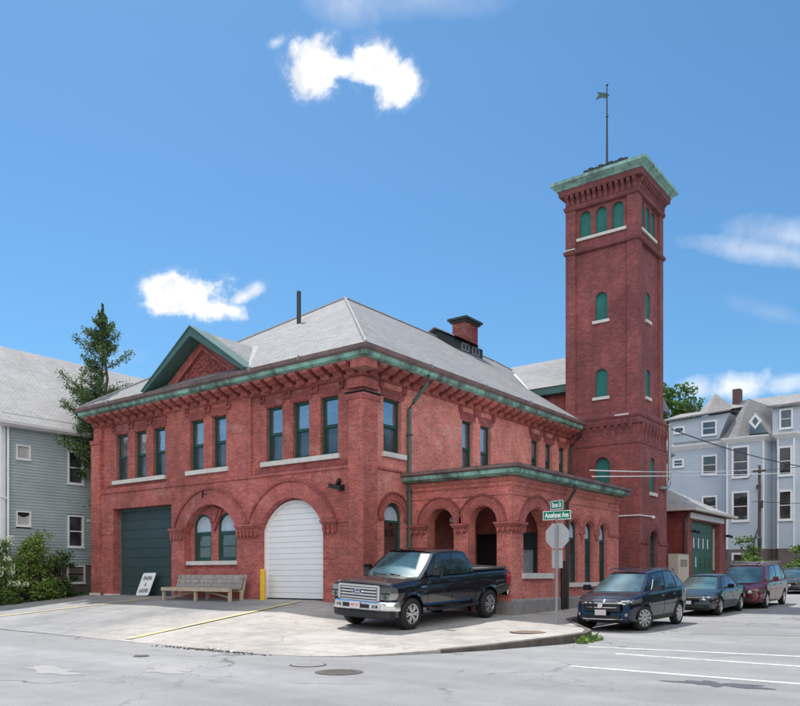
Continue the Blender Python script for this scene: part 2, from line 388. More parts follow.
def obj(name, mb, m, parent=None, smooth=False, local=False, angle=35):
    bm_ = mb.bm if isinstance(mb, MB) else mb
    off = Vector((0, 0, 0))
    if parent is not None and not local: off = BASE.get(parent.name, Vector((0, 0, 0)))
    for v in bm_.verts: v.co -= off
    bmesh.ops.recalc_face_normals(bm_, faces=bm_.faces)
    me = bpy.data.meshes.new(name); bm_.to_mesh(me); bm_.free()
    if smooth:
        for p in me.polygons: p.use_smooth = True
        try: me.set_sharp_from_angle(angle=R(angle))
        except Exception: pass
    o = bpy.data.objects.new(name, me); COL.objects.link(o)
    if isinstance(m, str): m = M[m]
    if m: me.materials.append(m)
    if parent is not None:
        o.parent = parent; BASE[o.name] = off
    return o
def tag(o, label=None, cat=None, group=None, kind=None):
    if label: o['label'] = label
    if cat: o['category'] = cat
    if group: o['group'] = group
    if kind: o['kind'] = kind
    return o
def thing(name, loc, label, cat, group=None, rz=0.):
    o = bpy.data.objects.new(name, None); COL.objects.link(o); o.location = loc; o.rotation_euler = (0, 0, rz)
    o.empty_display_size = .2; BASE[o.name] = Vector(loc)
    return tag(o, label, cat, group)
def single(name, mb, m, label, cat, group=None, smooth=False):
    """a thing that is one mesh in world coordinates, origin moved to its base"""
    bm_ = mb.bm if isinstance(mb, MB) else mb
    xs = [v.co for v in bm_.verts]; c = Vector((sum(v.x for v in xs)/len(xs), sum(v.y for v in xs)/len(xs), min(v.z for v in xs)))
    for v in bm_.verts: v.co -= c
    o = obj(name, bm_, m, smooth=smooth); o.location = c
    return tag(o, label, cat, group)
def struct(name, mb, m, label=None, cat=None):
    o = obj(name, mb, m); o['kind'] = 'structure'
    if label: o['label'] = label
    if cat: o['category'] = cat
    return o
def text_bm(s, size, mp, depth=.004, align='CENTER', sx=1., bold=0.):
    cu = bpy.data.curves.new('lettering', 'FONT'); cu.body = s; cu.size = size; cu.align_x = align; cu.align_y = 'CENTER'; cu.extrude = .5; cu.offset = bold
    cu.resolution_u = 3
    ob = bpy.data.objects.new('lettering', cu); COL.objects.link(ob)
    bpy.context.view_layer.update(); me = bpy.data.meshes.new_from_object(ob)
    b = bmesh.new(); b.from_mesh(me)
    for v in b.verts: v.co = Vector(mp(v.co.x*sx, v.co.y, (v.co.z+.5)*depth))
    bpy.data.objects.remove(ob); bpy.data.curves.remove(cu); bpy.data.meshes.remove(me)
    return b

# ------------------------------------------------------------------ terrain
def sm(a, b, t):
    t = max(0, min(1, (t-a)/(b-a))); return t*t*(3-2*t)
def road_z(X, Y):
    return .02*(max(0, min(Y, 110)-17.5)) if Y > 17.5 else 0.
ZB = [(-200, .80), (-17.4, .78), (-15.9, .60), (-13.9, .45), (-12, .32), (-10, .225), (-8, .25), (50, .25)]
def zb(X):
    for (a, za), (b, zc) in zip(ZB, ZB[1:]):
        if a <= X <= b: return za+(zc-za)*(X-a)/(b-a)
    return .8
def plaza_z(X, Y):
    e = .008; z = zb(X)
    if Y <= 19: return e+(z-e)*max(0, (Y-11.3)/7.7)
    return z+.02*(Y-19)

def axis(a, b, fine0, fine1, fs, cs):
    out = []; v = a
    while v < b:
        out.append(v); v += fs if fine0 <= v < fine1 else cs
    out.append(b); return out
g = MB(); xs = [-900, -300, -120]+axis(-70, 40, -35, 12, 1.5, 6)+[100, 300, 900]; ys = [-600, -200, -60]+axis(-20, 115, 4, 60, 1.25, 5)+[250, 900]
gv = [[g.bm.verts.new((x, y, road_z(x, y))) for x in xs] for y in ys]
for j in range(len(ys)-1):
    for i in range(len(xs)-1): g.face([gv[j][i], gv[j][i+1], gv[j+1][i+1], gv[j+1][i]])
struct('road', g, 'asphalt', 'worn grey asphalt of the two streets meeting at the corner')

KERB = [(-10.9, 11.35), (-10.3, 11.75), (-9.75, 12.45), (-9.2, 13.5), (-8.75, 14.7), (-8.45, 15.9), (-8.15, 17.1), (-8.0, 18.1), (-8.25, 18.85), (-8.9, 19.8), (-9.7, 21.0), (-10.25, 21.9), (-10.4, 22.6), (-10.42, 30), (-10.42, 56)]
poly = [(-80, 11.3), (-60, 11.3), (-45, 11.3), (-30, 11.32), (-24, 11.45), (-21, 11.4), (-18, 11.3), (-14, 11.15), (-12, 11.1)]+KERB+[(-10.42, 75), (-80, 75)]
def drape(polyg, zf, step=1.0, extra=()):
    xs_ = [p[0] for p in polyg]; ys_ = [p[1] for p in polyg]
    pts = [Vector(p) for p in polyg]; n = len(pts); edges = [(i, (i+1) % n) for i in range(n)]
    x = min(xs_)+step/2
    inner = []
    while x < max(xs_):
        y = min(ys_)+step/2
        while y < max(ys_):
            inner.append(Vector((x, y))); y += step
        x += step
    for q in inner:
        if all(abs(q.x-p[0])+abs(q.y-p[1]) > step*.35 for p in polyg): pts.append(q)
    vs, es, fs, *_ = geometry.delaunay_2d_cdt(pts, edges, [list(range(n))], 1, 1e-5)
    b = MB(); V = [b.bm.verts.new((v.x, v.y, zf(v.x, v.y))) for v in vs]
    for f in fs: b.face([V[i] for i in f])
    return b
pz = drape(poly, plaza_z, 1.2)
# skirt so that the slab reads as thick
for (a, b_) in zip(poly[:-2], poly[1:-1]):
    pz.quad((a[0], a[1], plaza_z(*a)), (b_[0], b_[1], plaza_z(*b_)), (b_[0], b_[1], road_z(*b_)-.1), (a[0], a[1], road_z(*a)-.1))
struct('pavement', pz, 'concrete', 'sloping concrete apron and corner pavement around the firehouse')

# granite kerb stones along the corner (thing: kerb of the pavement)
kp = KERB[3:]
kb = MB()
for (a, b_) in zip(kp, kp[1:]):
    L = math.dist(a, b_); n = max(1, round(L/1.5))
    for i in range(n):
        p0 = [a[k]+(b_[k]-a[k])*(i+.012)/n for k in (0, 1)]; p1 = [a[k]+(b_[k]-a[k])*(i+.988)/n for k in (0, 1)]
        d = Vector((p1[0]-p0[0], p1[1]-p0[1])).normalized(); nn = Vector((d.y, -d.x))
        def P(p, o, dz, top): return (p[0]+nn.x*o, p[1]+nn.y*o, (plaza_z(*p)+.006+dz) if top else road_z(*p)-.12)
        v = kb.verts([P(p0, .03, 0, 0), P(p1, .03, 0, 0), P(p1, .02, -.012, 1), P(p0, .02, -.012, 1), P(p1, .0, 0, 1), P(p0, .0, 0, 1), P(p1, -.14, 0, 1), P(p0, -.14, 0, 1), P(p1, -.14, 0, 0), P(p0, -.14, 0, 0)])
        for f in ((0, 1, 2, 3), (3, 2, 4, 5), (5, 4, 6, 7), (7, 6, 8, 9), (0, 3, 5, 7, 9), (1, 8, 6, 4, 2)): kb.face([v[i] for i in f])
struct('kerb', kb, 'kerb', 'rough dark granite kerb round the corner')
soil = drape([(-32.9, 13.4), (-32.5, 15.7), (-31.0, 19.1), (-31.0, 32), (-33.2, 32), (-33.2, 13.4)], lambda x, y: plaza_z(x, y)+.012, .7)
struct('soil', soil, 'soil', 'dark leafy soil between the house and the firehouse')

def strip(path, w, zf, lift=.004, step=.5):
    b = MB(); pts = []
    for a, c in zip(path, path[1:]):
        n = max(1, int(math.dist(a, c)/step))
        pts += [(a[0]+(c[0]-a[0])*i/n, a[1]+(c[1]-a[1])*i/n) for i in range(n)]
    pts.append(path[-1]); prev = None
    for i, p in enumerate(pts):
        q = pts[min(i+1, len(pts)-1)]; q0 = pts[max(i-1, 0)]; d = Vector((q[0]-q0[0], q[1]-q0[1])).normalized(); nx, ny = -d.y*w/2, d.x*w/2
        cur = b.verts([(p[0]+nx, p[1]+ny, zf(p[0]+nx, p[1]+ny)+lift), (p[0]-nx, p[1]-ny, zf(p[0]-nx, p[1]-ny)+lift)])
        if prev: b.face([prev[0], prev[1], cur[1], cur[0]])
        prev = cur
    return b
def pdrape(x, y): return plaza_z(x, y)+.012
for nm, pa, lb in (('painted_line', [(-27.4, 12.4), (-25.9, 18.2)], 'faded yellow line on the apron near the dark green door'),
                   ('painted_line', [(-17.2, 11.5), (-18.3, 18.7)], 'yellow line running from the street to the white arched door')):
    o = struct(nm, strip(pa, .24, pdrape), 'line_yellow', lb)
for pa, lb in (([(-7.4, 16.75), (-2.6, 17.35)], 'white crossing line nearest the parked cars'), ([(-6.3, 15.6), (6, 14.9)], 'middle white crossing line over the side street'),
               ([(-6.1, 13.0), (8, 12.7)], 'white crossing line nearest the camera')):
    struct('painted_line', strip(pa, .15, road_z), 'line_white', lb)
def blob(cx, cy, rx, ry, zf, seed, n=26, lift=.005, jag=.3):
    rd = random.Random(seed); ph = [rd.uniform(0, 6.28) for _ in range(4)]
    pts = []
    for i in range(n):
        a = 2*math.pi*i/n; k = 1+jag*(.5*math.sin(2*a+ph[0])+.35*math.sin(5*a+ph[1])+.3*math.sin(9*a+ph[2]))
        pts.append((cx+rx*k*math.cos(a), cy+ry*k*math.sin(a)))
    b = MB(); b.face(b.verts([(x, y, zf(x, y)+lift) for x, y in pts])); return b
struct('asphalt_patch', blob(-3.3, 12.15, .5, .3, road_z, 3, n=60, jag=.7), 'patch', 'dark broken tar patch beyond the nearest white line')
struct('asphalt_patch', strip([(-6.6, 21.6), (-3.9, 22.3)], 1.1, road_z, .005), 'patch_grey', 'grey rectangular tar patch in the side street')
struct('asphalt_patch', blob(-11.2, 8.3, .55, .3, road_z, 5, jag=.55), 'patch_pale', 'small pale patch in the main street')
struct('asphalt_patch', blob(-12.8, 7.1, .75, .3, road_z, 9, jag=.55), 'patch_pale', 'larger pale patch in the main street, left of the small one')
def manhole(x, y, r, zf, m, label, lift=.006):
    b = MB(); z = zf(x, y)+lift
    b.lathe([(r*1.12, 0), (r*1.12, .002), (r*1.0, .003)], lambda a, c, h: (x+a, y+c, z+h), 32)
    t = thing('manhole_cover', (x, y, z), label, 'manhole cover')
    obj('frame', b, 'patch', t)
    b = MB(); b.lathe([(r*.95, 0), (r*.95, .008), (r*.9, .010)], lambda a, c, h: (x+a, y+c, z+h), 32)
    for i in range(-4, 5):
        w = math.sqrt(max(0, (r*.8)**2-(i*r*.2)**2)); b.box(x-w, x+w, y+i*r*.2-.015, y+i*r*.2+.015, z+.008, z+.014)
    obj('cover', b, m, t)
manhole(-8.75, 9.85, .36, road_z, 'iron', 'round iron manhole cover in the main street below the pickup')
manhole(-9.9, 10.3, .3, road_z, 'patch_pale', 'worn round cover in the gutter just in front of the apron')
manhole(-9.35, 17.6, .42, plaza_z, 'rust', 'rusty round cover in the corner pavement beside the sign post')
manhole(-13.6, 9.4, .14, road_z, 'iron', 'small round valve cover in the main street')
# weeds and crumbs by the kerb
def leafquad(b, c, s, rnd, up=.4):
    d = Vector((rnd.gauss(0, 1), rnd.gauss(0, 1), rnd.gauss(0, 1)+up)).normalized(); e = d.orthogonal().normalized()
    e = Matrix.Rotation(rnd.uniform(0, 6.28), 3, d) @ e; f = d.cross(e)
    c = Vector(c); b.face(b.verts([c-e*s, c+f*s*.55, c+e*s, c-f*s*.55]))
rw = random.Random(11); wb = MB()
for i in range(420):
    t = rw.random(); px = -8.0+(-.02)*t+rw.gauss(0, .05)+.12; py = 17.3+1.2*t; 
    leafquad(wb, (px+rw.gauss(0, .05), py, road_z(px, py)+abs(rw.gauss(0, .06))+.01), .045, rw)
o = obj('weeds', wb, 'leaf_bright'); tag(o, 'bright green weeds growing against the kerb corner', 'weeds', kind='stuff')
db = MB()
for i in range(210):
    px = rw.gauss(-13.6, .75); py = 11.02+rw.gauss(0, .07)+.02*(px+14); s = rw.uniform(.006, .022)
    db.box(px-s, px+s, py-s, py+s*.7, .0, s*.8, Matrix.Identity(4))
o = obj('gravel', db, 'kerb'); tag(o, 'loose dark grit along the edge of the apron', 'gravel', kind='stuff')

# ================================================================== FIREHOUSE
XL, XM, YF, YB = -30.9, -15.9, 19.0, 46.0
fh = thing('firehouse', (-23.4, 19, .6), 'red brick corner firehouse with arched doors, grey hipped roof and tall square hose tower', 'building')
A1, A2 = -23.26, -19.08
def bigarch(cx, z0): # opening: concentric circles, centre z 2.61, r 1.6, half width 1.48
    return archpoly(cx, 1.5, z0, 3.17, 1.04, 22)
winF = [(-29.36, -28.58), (-28.07, -27.30), (-26.84, -26.07), (-24.40, -23.62), (-23.12, -22.35), (-20.35, -19.57), (-19.06, -18.30), (-17.79, -17.02)]
gd = (-29.45, -25.54)
ZW0, ZW1 = 5.54, 7.44
w = MB()
recL = rect(-30.3, -25.83, 5.24, 7.98); recR = rect(-21.05, -16.41, 5.06, 7.98)
open_low = [rect(gd[0], gd[1], .5, 4.36), bigarch(A1, 1.85), bigarch(A2, .5)]
cw = [rect(a, b, ZW0, ZW1) for a, b in winF]
OUT = [(XL, .3), (XM, .3), (XM, 8.3), (XL, 8.3)]
w.prism(OUT, [recL, recR]+open_low+cw[3:5], FR(YF), 0, .1, back=False)
w.prism([(XL+.002, .3), (XM-.002, .3), (XM-.002, 8.3), (XL+.002, 8.3)], open_low+cw, FR(YF), .1, .42)
# side wall
winS = [(20.05, 21.0, 5.62), (24.75, 25.5, 5.3), (26.05, 26.85, 5.3), (30.2, 30.9, 5.9), (31.48, 32.16, 5.9), (32.82, 33.5, 5.9)]
SIDE = rect(YF+.1, YB, .2, 8.3)
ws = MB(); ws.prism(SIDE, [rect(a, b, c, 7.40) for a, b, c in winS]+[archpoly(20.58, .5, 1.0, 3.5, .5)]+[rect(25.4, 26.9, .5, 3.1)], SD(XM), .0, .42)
w.prism(rect(XL, XM-.42, .2, 8.3), [], FR(YB), 0, -.3); w.prism(rect(YF+.42, YB-.3, .2, 8.3), [], lambda u, v, d: (XL+d, u, v), 0, .3)
# pilaster at the street corner and at the left corner
w.prism([(-16.41, YF+.002), (-16.41, YF-.1), (XM+.1, YF-.1), (XM+.1, 19.62), (XM-.002, 19.62), (XM-.002, YF+.002)], [], lambda u, v, d: (u, v, d), .3, 7.25)
w.box(XL-.04, -30.3, YF-.1, YF+.002, .75, 7.3)
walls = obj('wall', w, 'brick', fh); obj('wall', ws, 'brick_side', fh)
# soot-dark panels below windows
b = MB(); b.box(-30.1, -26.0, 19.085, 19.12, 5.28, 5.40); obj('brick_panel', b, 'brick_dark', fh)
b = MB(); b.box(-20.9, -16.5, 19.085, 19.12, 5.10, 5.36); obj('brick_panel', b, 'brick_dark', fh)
# belt course, frieze, hoods
b = MB()
b.sweep([(-30.3, YF), (-16.41, YF)], [(0, 5.0), (.05, 5.03), (.05, 5.09), (0, 5.12)])
b.sweep([(XM, 19.62), (XM, 21.3)], [(0, 5.0), (.05, 5.03), (.05, 5.09), (0, 5.12)])
b.sweep([(XL, YF), (XM, YF), (XM, 34)], [(-.05, 7.86), (.05, 7.90), (.07, 7.97), (.07, 8.0), (-.05, 8.02)])
b.sweep([(-16.5, YF-.1), (XM+.1, YF-.1), (XM+.1, 19.72)], [(-.02, 7.14), (.03, 7.16), (.07, 7.25), (.07, 7.32), (-.02, 7.34)])
b.sweep([(-16.46, YF-.06), (XM+.06, YF-.06), (XM+.06, 19.68)], [(-.02, 7.5), (.04, 7.52), (.04, 7.8), (.0, 7.86)])
b.sweep([(XL-.04, YF-.1), (-30.25, YF-.1)], [(-.02, 7.14), (.05, 7.16), (.07, 7.32), (-.02, 7.34)])
obj('belt_course', b, 'terra', fh)
b = MB(); b.sweep([(-16.5, YF-.11), (XM+.11, YF-.11), (XM+.11, 19.72)], [(0, 7.34), (.08, 7.35), (.08, 7.39), (0, 7.4)])
obj('pilaster_cap', b, 'black', fh)
for cx, side in ((-30.6, 0),):
    b = MB(); b.box(XL-.08, -30.22, YF-.16, YF-.1, .7, .86); b.box(-29.95, -29.4, 18.9, 19.3, .72, .83); obj('plinth', b, 'stone', fh)
# brick arches (ring slightly proud + thin hood)
for cx in (A1, A2):
    b = MB(); b.prism(arcring(cx, 2.61, 1.62, 2.17, a=1.205), [], FR(YF), -.03, .03); obj('arch', b, 'terra', fh)
    b = MB(); b.prism(arcring(cx, 2.61, 2.17, 2.25, a=1.205), [], FR(YF), -.085, .03); obj('hood_mould', b, 'brick_dark', fh)
def capital(x0, x1, y, z1=3.40, z0=2.95, nm='capital', par=fh, mat='terra', sidewall=False):
    b = MB(); mp = SD(y) if sidewall else FR(y)
    def bx(a, c, d, e, f): b.prism(rect(a, c, e, f), [], mp, -d, .02)
    bx(x0-.06, x1+.06, .16, z1-.07, z1); bx(x0-.03, x1+.03, .12, z1-.13, z1-.07)
    bx(x0, x1, .07, z0+.05, z1-.13)
    n = max(2, int((x1-x0)/.17))
    for i in range(n):
        c = x0+(i+.5)*(x1-x0)/n
        b.prism([(c-.07, z1-.15), (c-.05, z0+.08), (c, z0-.02), (c+.05, z0+.08), (c+.07, z1-.15)], [], mp, -.13, -.06)
        b.prism([(c-.035, z1-.17), (c-.02, z0+.16), (c+.02, z0+.16), (c+.035, z1-.17)], [], mp, -.16, -.12)
    return obj(nm, b, mat, par)
capital(-25.5, -24.8, YF); capital(-21.72, -20.6, YF); capital(-17.55, -16.95, YF)
b = MB(); b.sweep([(-16.93, YF), (-16.41, YF)], [(0, 3.3), (.05, 3.31), (.05, 3.36), (0, 3.38)]); obj('string_course', b, 'terra', fh); b = MB(); b.sweep([(-30.3, YF), (-29.5, YF)], [(0, 3.3), (.03, 3.31), (.03, 3.36), (0, 3.38)]); obj('string_course', b, 'terra', fh)
# keystone with carved console in the window arch, small lamp bracket over it
b = MB(); b.prism([(A1-.45, 4.02), (A1-.2, 3.6), (A1, 3.25), (A1+.2, 3.6), (A1+.45, 4.02), (A1, 4.16)], [], FR(19.28), -.10, .02); b.prism([(A1-.3, 4.0), (A1-.1, 3.6), (A1+.1, 3.6), (A1+.3, 4.0)], [], FR(19.28), -.16, -.1); obj('ornament', b, 'brick_dark', fh)
b = MB(); b.bar((-23.4, 18.98, 4.62), (-23.4, 18.80, 4.6), .03, .03); b.bar((-23.4, 18.80, 4.74), (-23.41, 18.78, 4.46), .05, .05); obj('lamp_bracket', b, 'black', fh)
# label ornaments above the upper windows, flat brick lintels
def put1(nm, m, f, *a): 
    q_ = MB(); getattr(q_, f)(*a); return obj(nm, q_, m, fh)
for grp in (winF[:3], winF[3:5], winF[5:]):
    yy = YF if grp == winF[3:5] else YF+.1
    for a, c in grp: put1('lintel', 'brick_dark', 'prism', [(a-.1, ZW1+.02), (c+.1, ZW1+.02), (c+.17, ZW1+.30), (a-.17, ZW1+.30)], [], FR(yy), -.02, .02)
    xs_ = [grp[0][0]-.17]+[(p[1]+q[0])/2 for p, q in zip(grp, grp[1:])]+[grp[-1][1]+.17]
    for i, x in enumerate(xs_):
        ww = .11 if i in (0, len(xs_)-1) else .2
        put1('label_ornament', 'brick_dark', 'prism', [(x-ww, 7.86), (x-ww, 7.70), (x-ww*.6, 7.60), (x, 7.64), (x+ww*.6, 7.60), (x+ww, 7.70), (x+ww, 7.86)], [(rect(x-ww*.45, x+ww*.45, 7.72, 7.82))], FR(yy), -.07, .02)
for a, c, z0 in winS:
    put1('lintel', 'brick_dark', 'prism', [(a-.12, 7.42), (c+.12, 7.42), (c+.18, 7.70), (a-.18, 7.70)], [], SD(XM), -.02, .02)
    for x in (a-.15, c+.15): put1('label_ornament', 'brick_dark', 'prism', [(x-.1, 7.86), (x-.1, 7.70), (x, 7.60), (x+.1, 7.70), (x+.1, 7.86)], [], SD(XM), -.07, .02)
# sills
def sill(x0, x1, z1, y, t=.17, par=fh, side=False, out=.1):
    b = MB(); b.prism(rect(x0, x1, z1-t, z1), [], SD(y) if side else FR(y), -out, .12); return obj('sill', b, 'stone', par)
sill(-29.56, -25.98, ZW0, YF+.1, .16); sill(-24.58, -22.2, ZW0, YF, .16); sill(-20.56, -16.92, ZW0, YF+.1, .16)
sill(19.97, 21.2, 5.62, XM, .16, side=True); sill(24.6, 27.0, 5.3, XM, side=True)
sill(-24.78, -21.74, 2.14, YF+.28, .15, out=.2)

def dh_window(mp, u0, u1, z0, z1, d, par=fh, rail=.5, fw=.07, up='glass', lo='glass_low'):
    """double-hung window in an opening, frame set back by d"""
    f = MB(); f.prism(rect(u0, u1, z0, z1), [rect(u0+fw, u1-fw, z0+fw, z1-fw)], mp, d, d+.1)
    zr = z0+(z1-z0)*rail
    f.prism(rect(u0+fw, u1-fw, zr-.03, zr+.03), [], mp, d+.03, d+.09)
    o = obj('window', f, 'green_trim', par)
    for (a, c, dd, gm) in ((zr+.03, z1-fw, .04, up), (z0+fw, zr-.03, .07, lo)):
        s_ = MB(); s_.prism(rect(u0+fw, u1-fw, a, c), [rect(u0+fw+.035, u1-fw-.035, a+.035, c-.035)], mp, d+dd, d+dd+.03); obj('sash', s_, 'green_trim', o)
        p = MB(); p.prism(rect(u0+fw+.03, u1-fw-.03, a+.03, c-.03), [], mp, d+dd+.012, d+dd+.02); obj('pane', p, gm, o)
    return o
for i, (a, c) in enumerate(winF): dh_window(FR(YF), a, c, ZW0, ZW1, .13 if i in (3, 4) else .22)
for a, c, z0 in winS: dh_window(SD(XM), a, c, z0, 7.40, .13, lo='glass_low')
# ground floor twin arched windows inside the left arch: brick infill with two openings
b = MB(); mpx = FR(YF+.28)
o1 = archpoly(-24.02, .51, 2.14, 3.42, .50); o2 = archpoly(-22.62, .51, 2.14, 3.42, .50)
b.prism(rect(A1-1.7, A1+1.7, 1.6, 4.4), [o1, o2], mpx, 0, .12); b.prism(rect(A1-1.6, A1+1.6, .4, 2.0), [], FR(YF+.2), 0, .12)
obj('infill_wall', b, 'brick', fh)
for cx in (-24.02, -22.62):
    f = MB(); f.prism(archpoly(cx, .51, 2.14, 3.42, .50), [archpoly(cx, .44, 2.22, 3.40, .44)], mpx, .05, .15)
    f.prism(rect(cx-.44, cx+.44, 3.16, 3.24), [], mpx, .05, .14)
    o = obj('window', f, 'green_trim', fh)
    p = MB(); p.prism(archpoly(cx, .45, 3.24, 3.41, .44), [], mpx, .10, .12); obj('fanlight', p, 'glass_fan', o)
    s_ = MB(); s_.prism(rect(cx-.44, cx+.44, 2.22, 3.16), [rect(cx-.37, cx+.37, 2.29, 2.66), rect(cx-.37, cx+.37, 2.71, 3.09)], mpx, .08, .12); obj('sash', s_, 'green_trim', o)
    p = MB(); p.prism(rect(cx-.38, cx+.38, 2.28, 3.1), [], mpx, .105, .112); obj('pane', p, 'glass_low', o)
# side arched ground window
f = MB(); f.prism(archpoly(20.58, .5, 1.0, 3.5, .5), [archpoly(20.58, .41, 1.1, 3.48, .41)], SD(XM), .12, .24); f.prism(rect(20.17, 20.99, 3.34, 3.42), [], SD(XM), .12, .22)
o = obj('window', f, 'green_trim', fh)
p = MB(); p.prism(archpoly(20.58, .42, 3.42, 3.49, .41), [], SD(XM), .16, .18); obj('fanlight', p, 'glass_fan', o)
p = MB(); p.prism(rect(20.16, 21.0, 1.1, 3.34), [], SD(XM), .18, .2); obj('pane', p, 'glass_dark', o)
f = MB(); f.prism(rect(20.17, 20.99, 1.1, 2.1), [], SD(XM), .14, .17); obj('panel', f, 'green_trim', o)
b = MB(); b.prism(arcring(20.58, 3.5, .56, .80, zmin=3.5), [], SD(XM), -.03, .02); obj('arch', b, 'terra', fh)
b = MB(); b.prism(arcring(20.58, 3.5, .80, .86, zmin=3.5), [], SD(XM), -.07, .02); b.prism(rect(19.62, 20.02, 3.40, 3.5), [], SD(XM), -.07, .01); b.prism(rect(21.14, 21.43, 3.40, 3.5), [], SD(XM), -.07, .01); obj('hood_mould', b, 'brick_dark', fh)
# doors
b = MB(); mp = FR(YF+.38)
b.box(gd[0], gd[1], YF+.42, YF+.46, .5, 4.36)
dd = obj('garage_door', b, 'green_door', fh); dd['label'] = 'dark green sectional garage door at the left end'
b = MB()
for i in range(9): b.box(gd[0]+.06, gd[1]-.04, YF+.395, YF+.42, .79+i*.385, .79+i*.385+.372)
obj('door_panel', b, 'green_door', dd)
b = MB(); b.box(gd[0], gd[1], YF+.34, YF+.40, 4.25, 4.355); b.box(gd[0], gd[0]+.06, YF+.36, YF+.41, .7, 4.25); obj('door_frame', b, 'rake', dd)
b = MB(); b.prism([(gd[0]-.1, 4.36), (gd[1]+.1, 4.36), (gd[1]+.1, 4.78), (gd[0]-.1, 4.78)], [], FR(YF), -.025, .02); obj('lintel', b, 'terra', fh)
b = MB(); op = archpoly(A2, 1.5, .5, 3.17, 1.04, 22)
b.prism(archpoly(A2, 1.5, .5, 3.17, 1.0, 22), [archpoly(A2, 1.38, .5, 3.14, .93, 22)], FR(YF), .22, .32)
dd = obj('garage_door', b, 'white', fh); dd['label'] = 'white arched roller door with ribbed panels'
b = MB(); n = 40; z = .84
def half(zz):
    if zz < 3.14: return 1.40
    Rr = (1.4**2+.95**2)/(2*.95); cz = 3.14+.95-Rr; return math.sqrt(max(0, Rr*Rr-(zz-cz)**2))
k = 0; zz = .82
while zz < 4.05:
    z2 = min(zz+.192, 4.07); h0, h1 = half(zz+.006), half(z2-.006)
    if h1 > .05: b.prism([(A2-h0, zz+.006), (A2+h0, zz+.006), (A2+h1, z2-.006), (A2-h1, z2-.006)], [], FR(YF), .262, .285)
    zz = z2
obj('door_slat', b, 'white', dd)
b = MB(); b.prism(archpoly(A2, 1.41, .5, 3.14, .94, 22), [], FR(YF), .286, .30); obj('door_backing', b, 'white_trim', dd)
b = MB(); b.box(A2-1.4, A2+1.4, YF+.24, YF+.29, .72, .82); obj('door_seal', b, 'black', dd)
b = MB(); b.box(A2-1.55, A2+1.55, YF+.5, YF+.55, .4, 4.4); b.box(-29.6, -25.4, YF+.5, YF+.55, .4, 4.5)
for a, c in winF: b.box(a-.02, c+.02, YF+.45, YF+.47, 5.4, 7.5)
for a, c, z0 in winS: b.box(XM-.46, XM-.44, a-.02, c+.02, z0-.1, 7.45)
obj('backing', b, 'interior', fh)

# cornice: brick brackets, patina fascia, gutter
def bracket_bm(side, u, z0=7.97, z1=8.27, w_=.165, out=.60):
    b = MB(); prof = [(.0, z0-.06), (.14, z0-.05), (.20, z0+.02), (.24, z0+.06), (.40, z0+.08), (.46, z0+.13), (out-.05, z0+.15), (out, z0+.19), (out, z1-.03), (.0, z1-.03)]
    for sgn_a, pr in ((0, prof),):
        if side: A = b.verts([(XM+o_, u-w_, z) for o_, z in pr]); B = b.verts([(XM+o_, u+w_, z) for o_, z in pr])
        else: A = b.verts([(u-w_, YF-o_, z) for o_, z in pr]); B = b.verts([(u+w_, YF-o_, z) for o_, z in pr])
        b.face(A); b.face(B[::-1])
        for i in range(len(pr)): j = (i+1) % len(pr); b.face([A[i], B[i], B[j], A[j]])
    return b
nF = 27
for i in range(nF):
    obj('bracket', bracket_bm(False, XL+.35+i*(15-.7)/(nF-1)), 'terra', fh)
for i in range(26):
    obj('bracket', bracket_bm(True, YF+.35+i*.571), 'terra', fh)
for i in range(16): obj('bracket', bracket_bm(True, 37.6+i*.55), 'terra', fh)
b = MB(); b.box(XM+.001, XM+.6, YF-.6, YF-.001, 7.98, 8.238); obj('corner_bracket', b, 'terra', fh)
P1 = [(XL, YF), (XM, YF), (XM, 33.95)]; P2 = [(XM, 37.4), (XM, YB)]
b = MB(); b.sweep(P1, [(-.01, 8.10), (.10, 8.11), (.12, 8.20), (.57, 8.205), (.57, 8.235), (-.01, 8.235)]); obj('corbel_shelf', b, 'brick_dark', fh)
prof = [(-.02, 8.242), (.58, 8.245), (.69, 8.29), (.72, 8.31), (.72, 8.35), (.75, 8.42), (-.02, 8.42)]
b = MB(); b.sweep(P1, prof); b.sweep(P2, prof); obj('cornice', b, 'patina', fh)
prof = [(.3, 8.422), (.76, 8.422), (.83, 8.48), (.84, 8.60), (.79, 8.63), (.3, 8.63)]
b = MB(); b.sweep(P1, prof); b.sweep(P2, prof); obj('gutter', b, 'copper', fh, smooth=False)
for u in (21.6, 25.2, 28.6, 31.8): put1('gutter_strap', 'steel', 'box', XM+.74, XM+.85, u-.025, u+.025, 8.5, 8.65)
for u in (-28.6, -20.2, -17.9): put1('gutter_strap', 'steel', 'box', u-.025, u+.025, YF-.85, YF-.74, 8.5, 8.65)

# roof
e = .74; ez = 8.61; xr = -23.1; yr = 26.4; zr = 13.87; xl = -31.0; xr2 = XM+e; yf = YF-e
b = MB()
Cc = dict(a=(xl, yf, ez), b=(xr2, yf, ez), c=(xr2, YB+.6, ez), d=(xl, YB+.6, ez), p=(xr, yr, zr), q=(xr, 39.2, zr))
b.quad(Cc['a'], Cc['b'], Cc['p']); b.quad(Cc['b'], Cc['c'], Cc['q'], Cc['p']); b.quad(Cc['c'], Cc['d'], Cc['q']); b.quad(Cc['d'], Cc['a'], Cc['p'], Cc['q'])
b.quad((xl, yf, ez-.02), (xl, YB+.6, ez-.02), (xr2, YB+.6, ez-.02), (xr2, yf, ez-.02))
roof = obj('roof', b, 'slate', fh)
b = MB()
for p, q in (('a', 'p'), ('b', 'p'), ('p', 'q'), ('q', 'c')):
    v0 = Vector(Cc[p]); v1 = Vector(Cc[q]); b.tube([v0+Vector((0, 0, .02)), v1+Vector((0, 0, .02))], .055, 6)
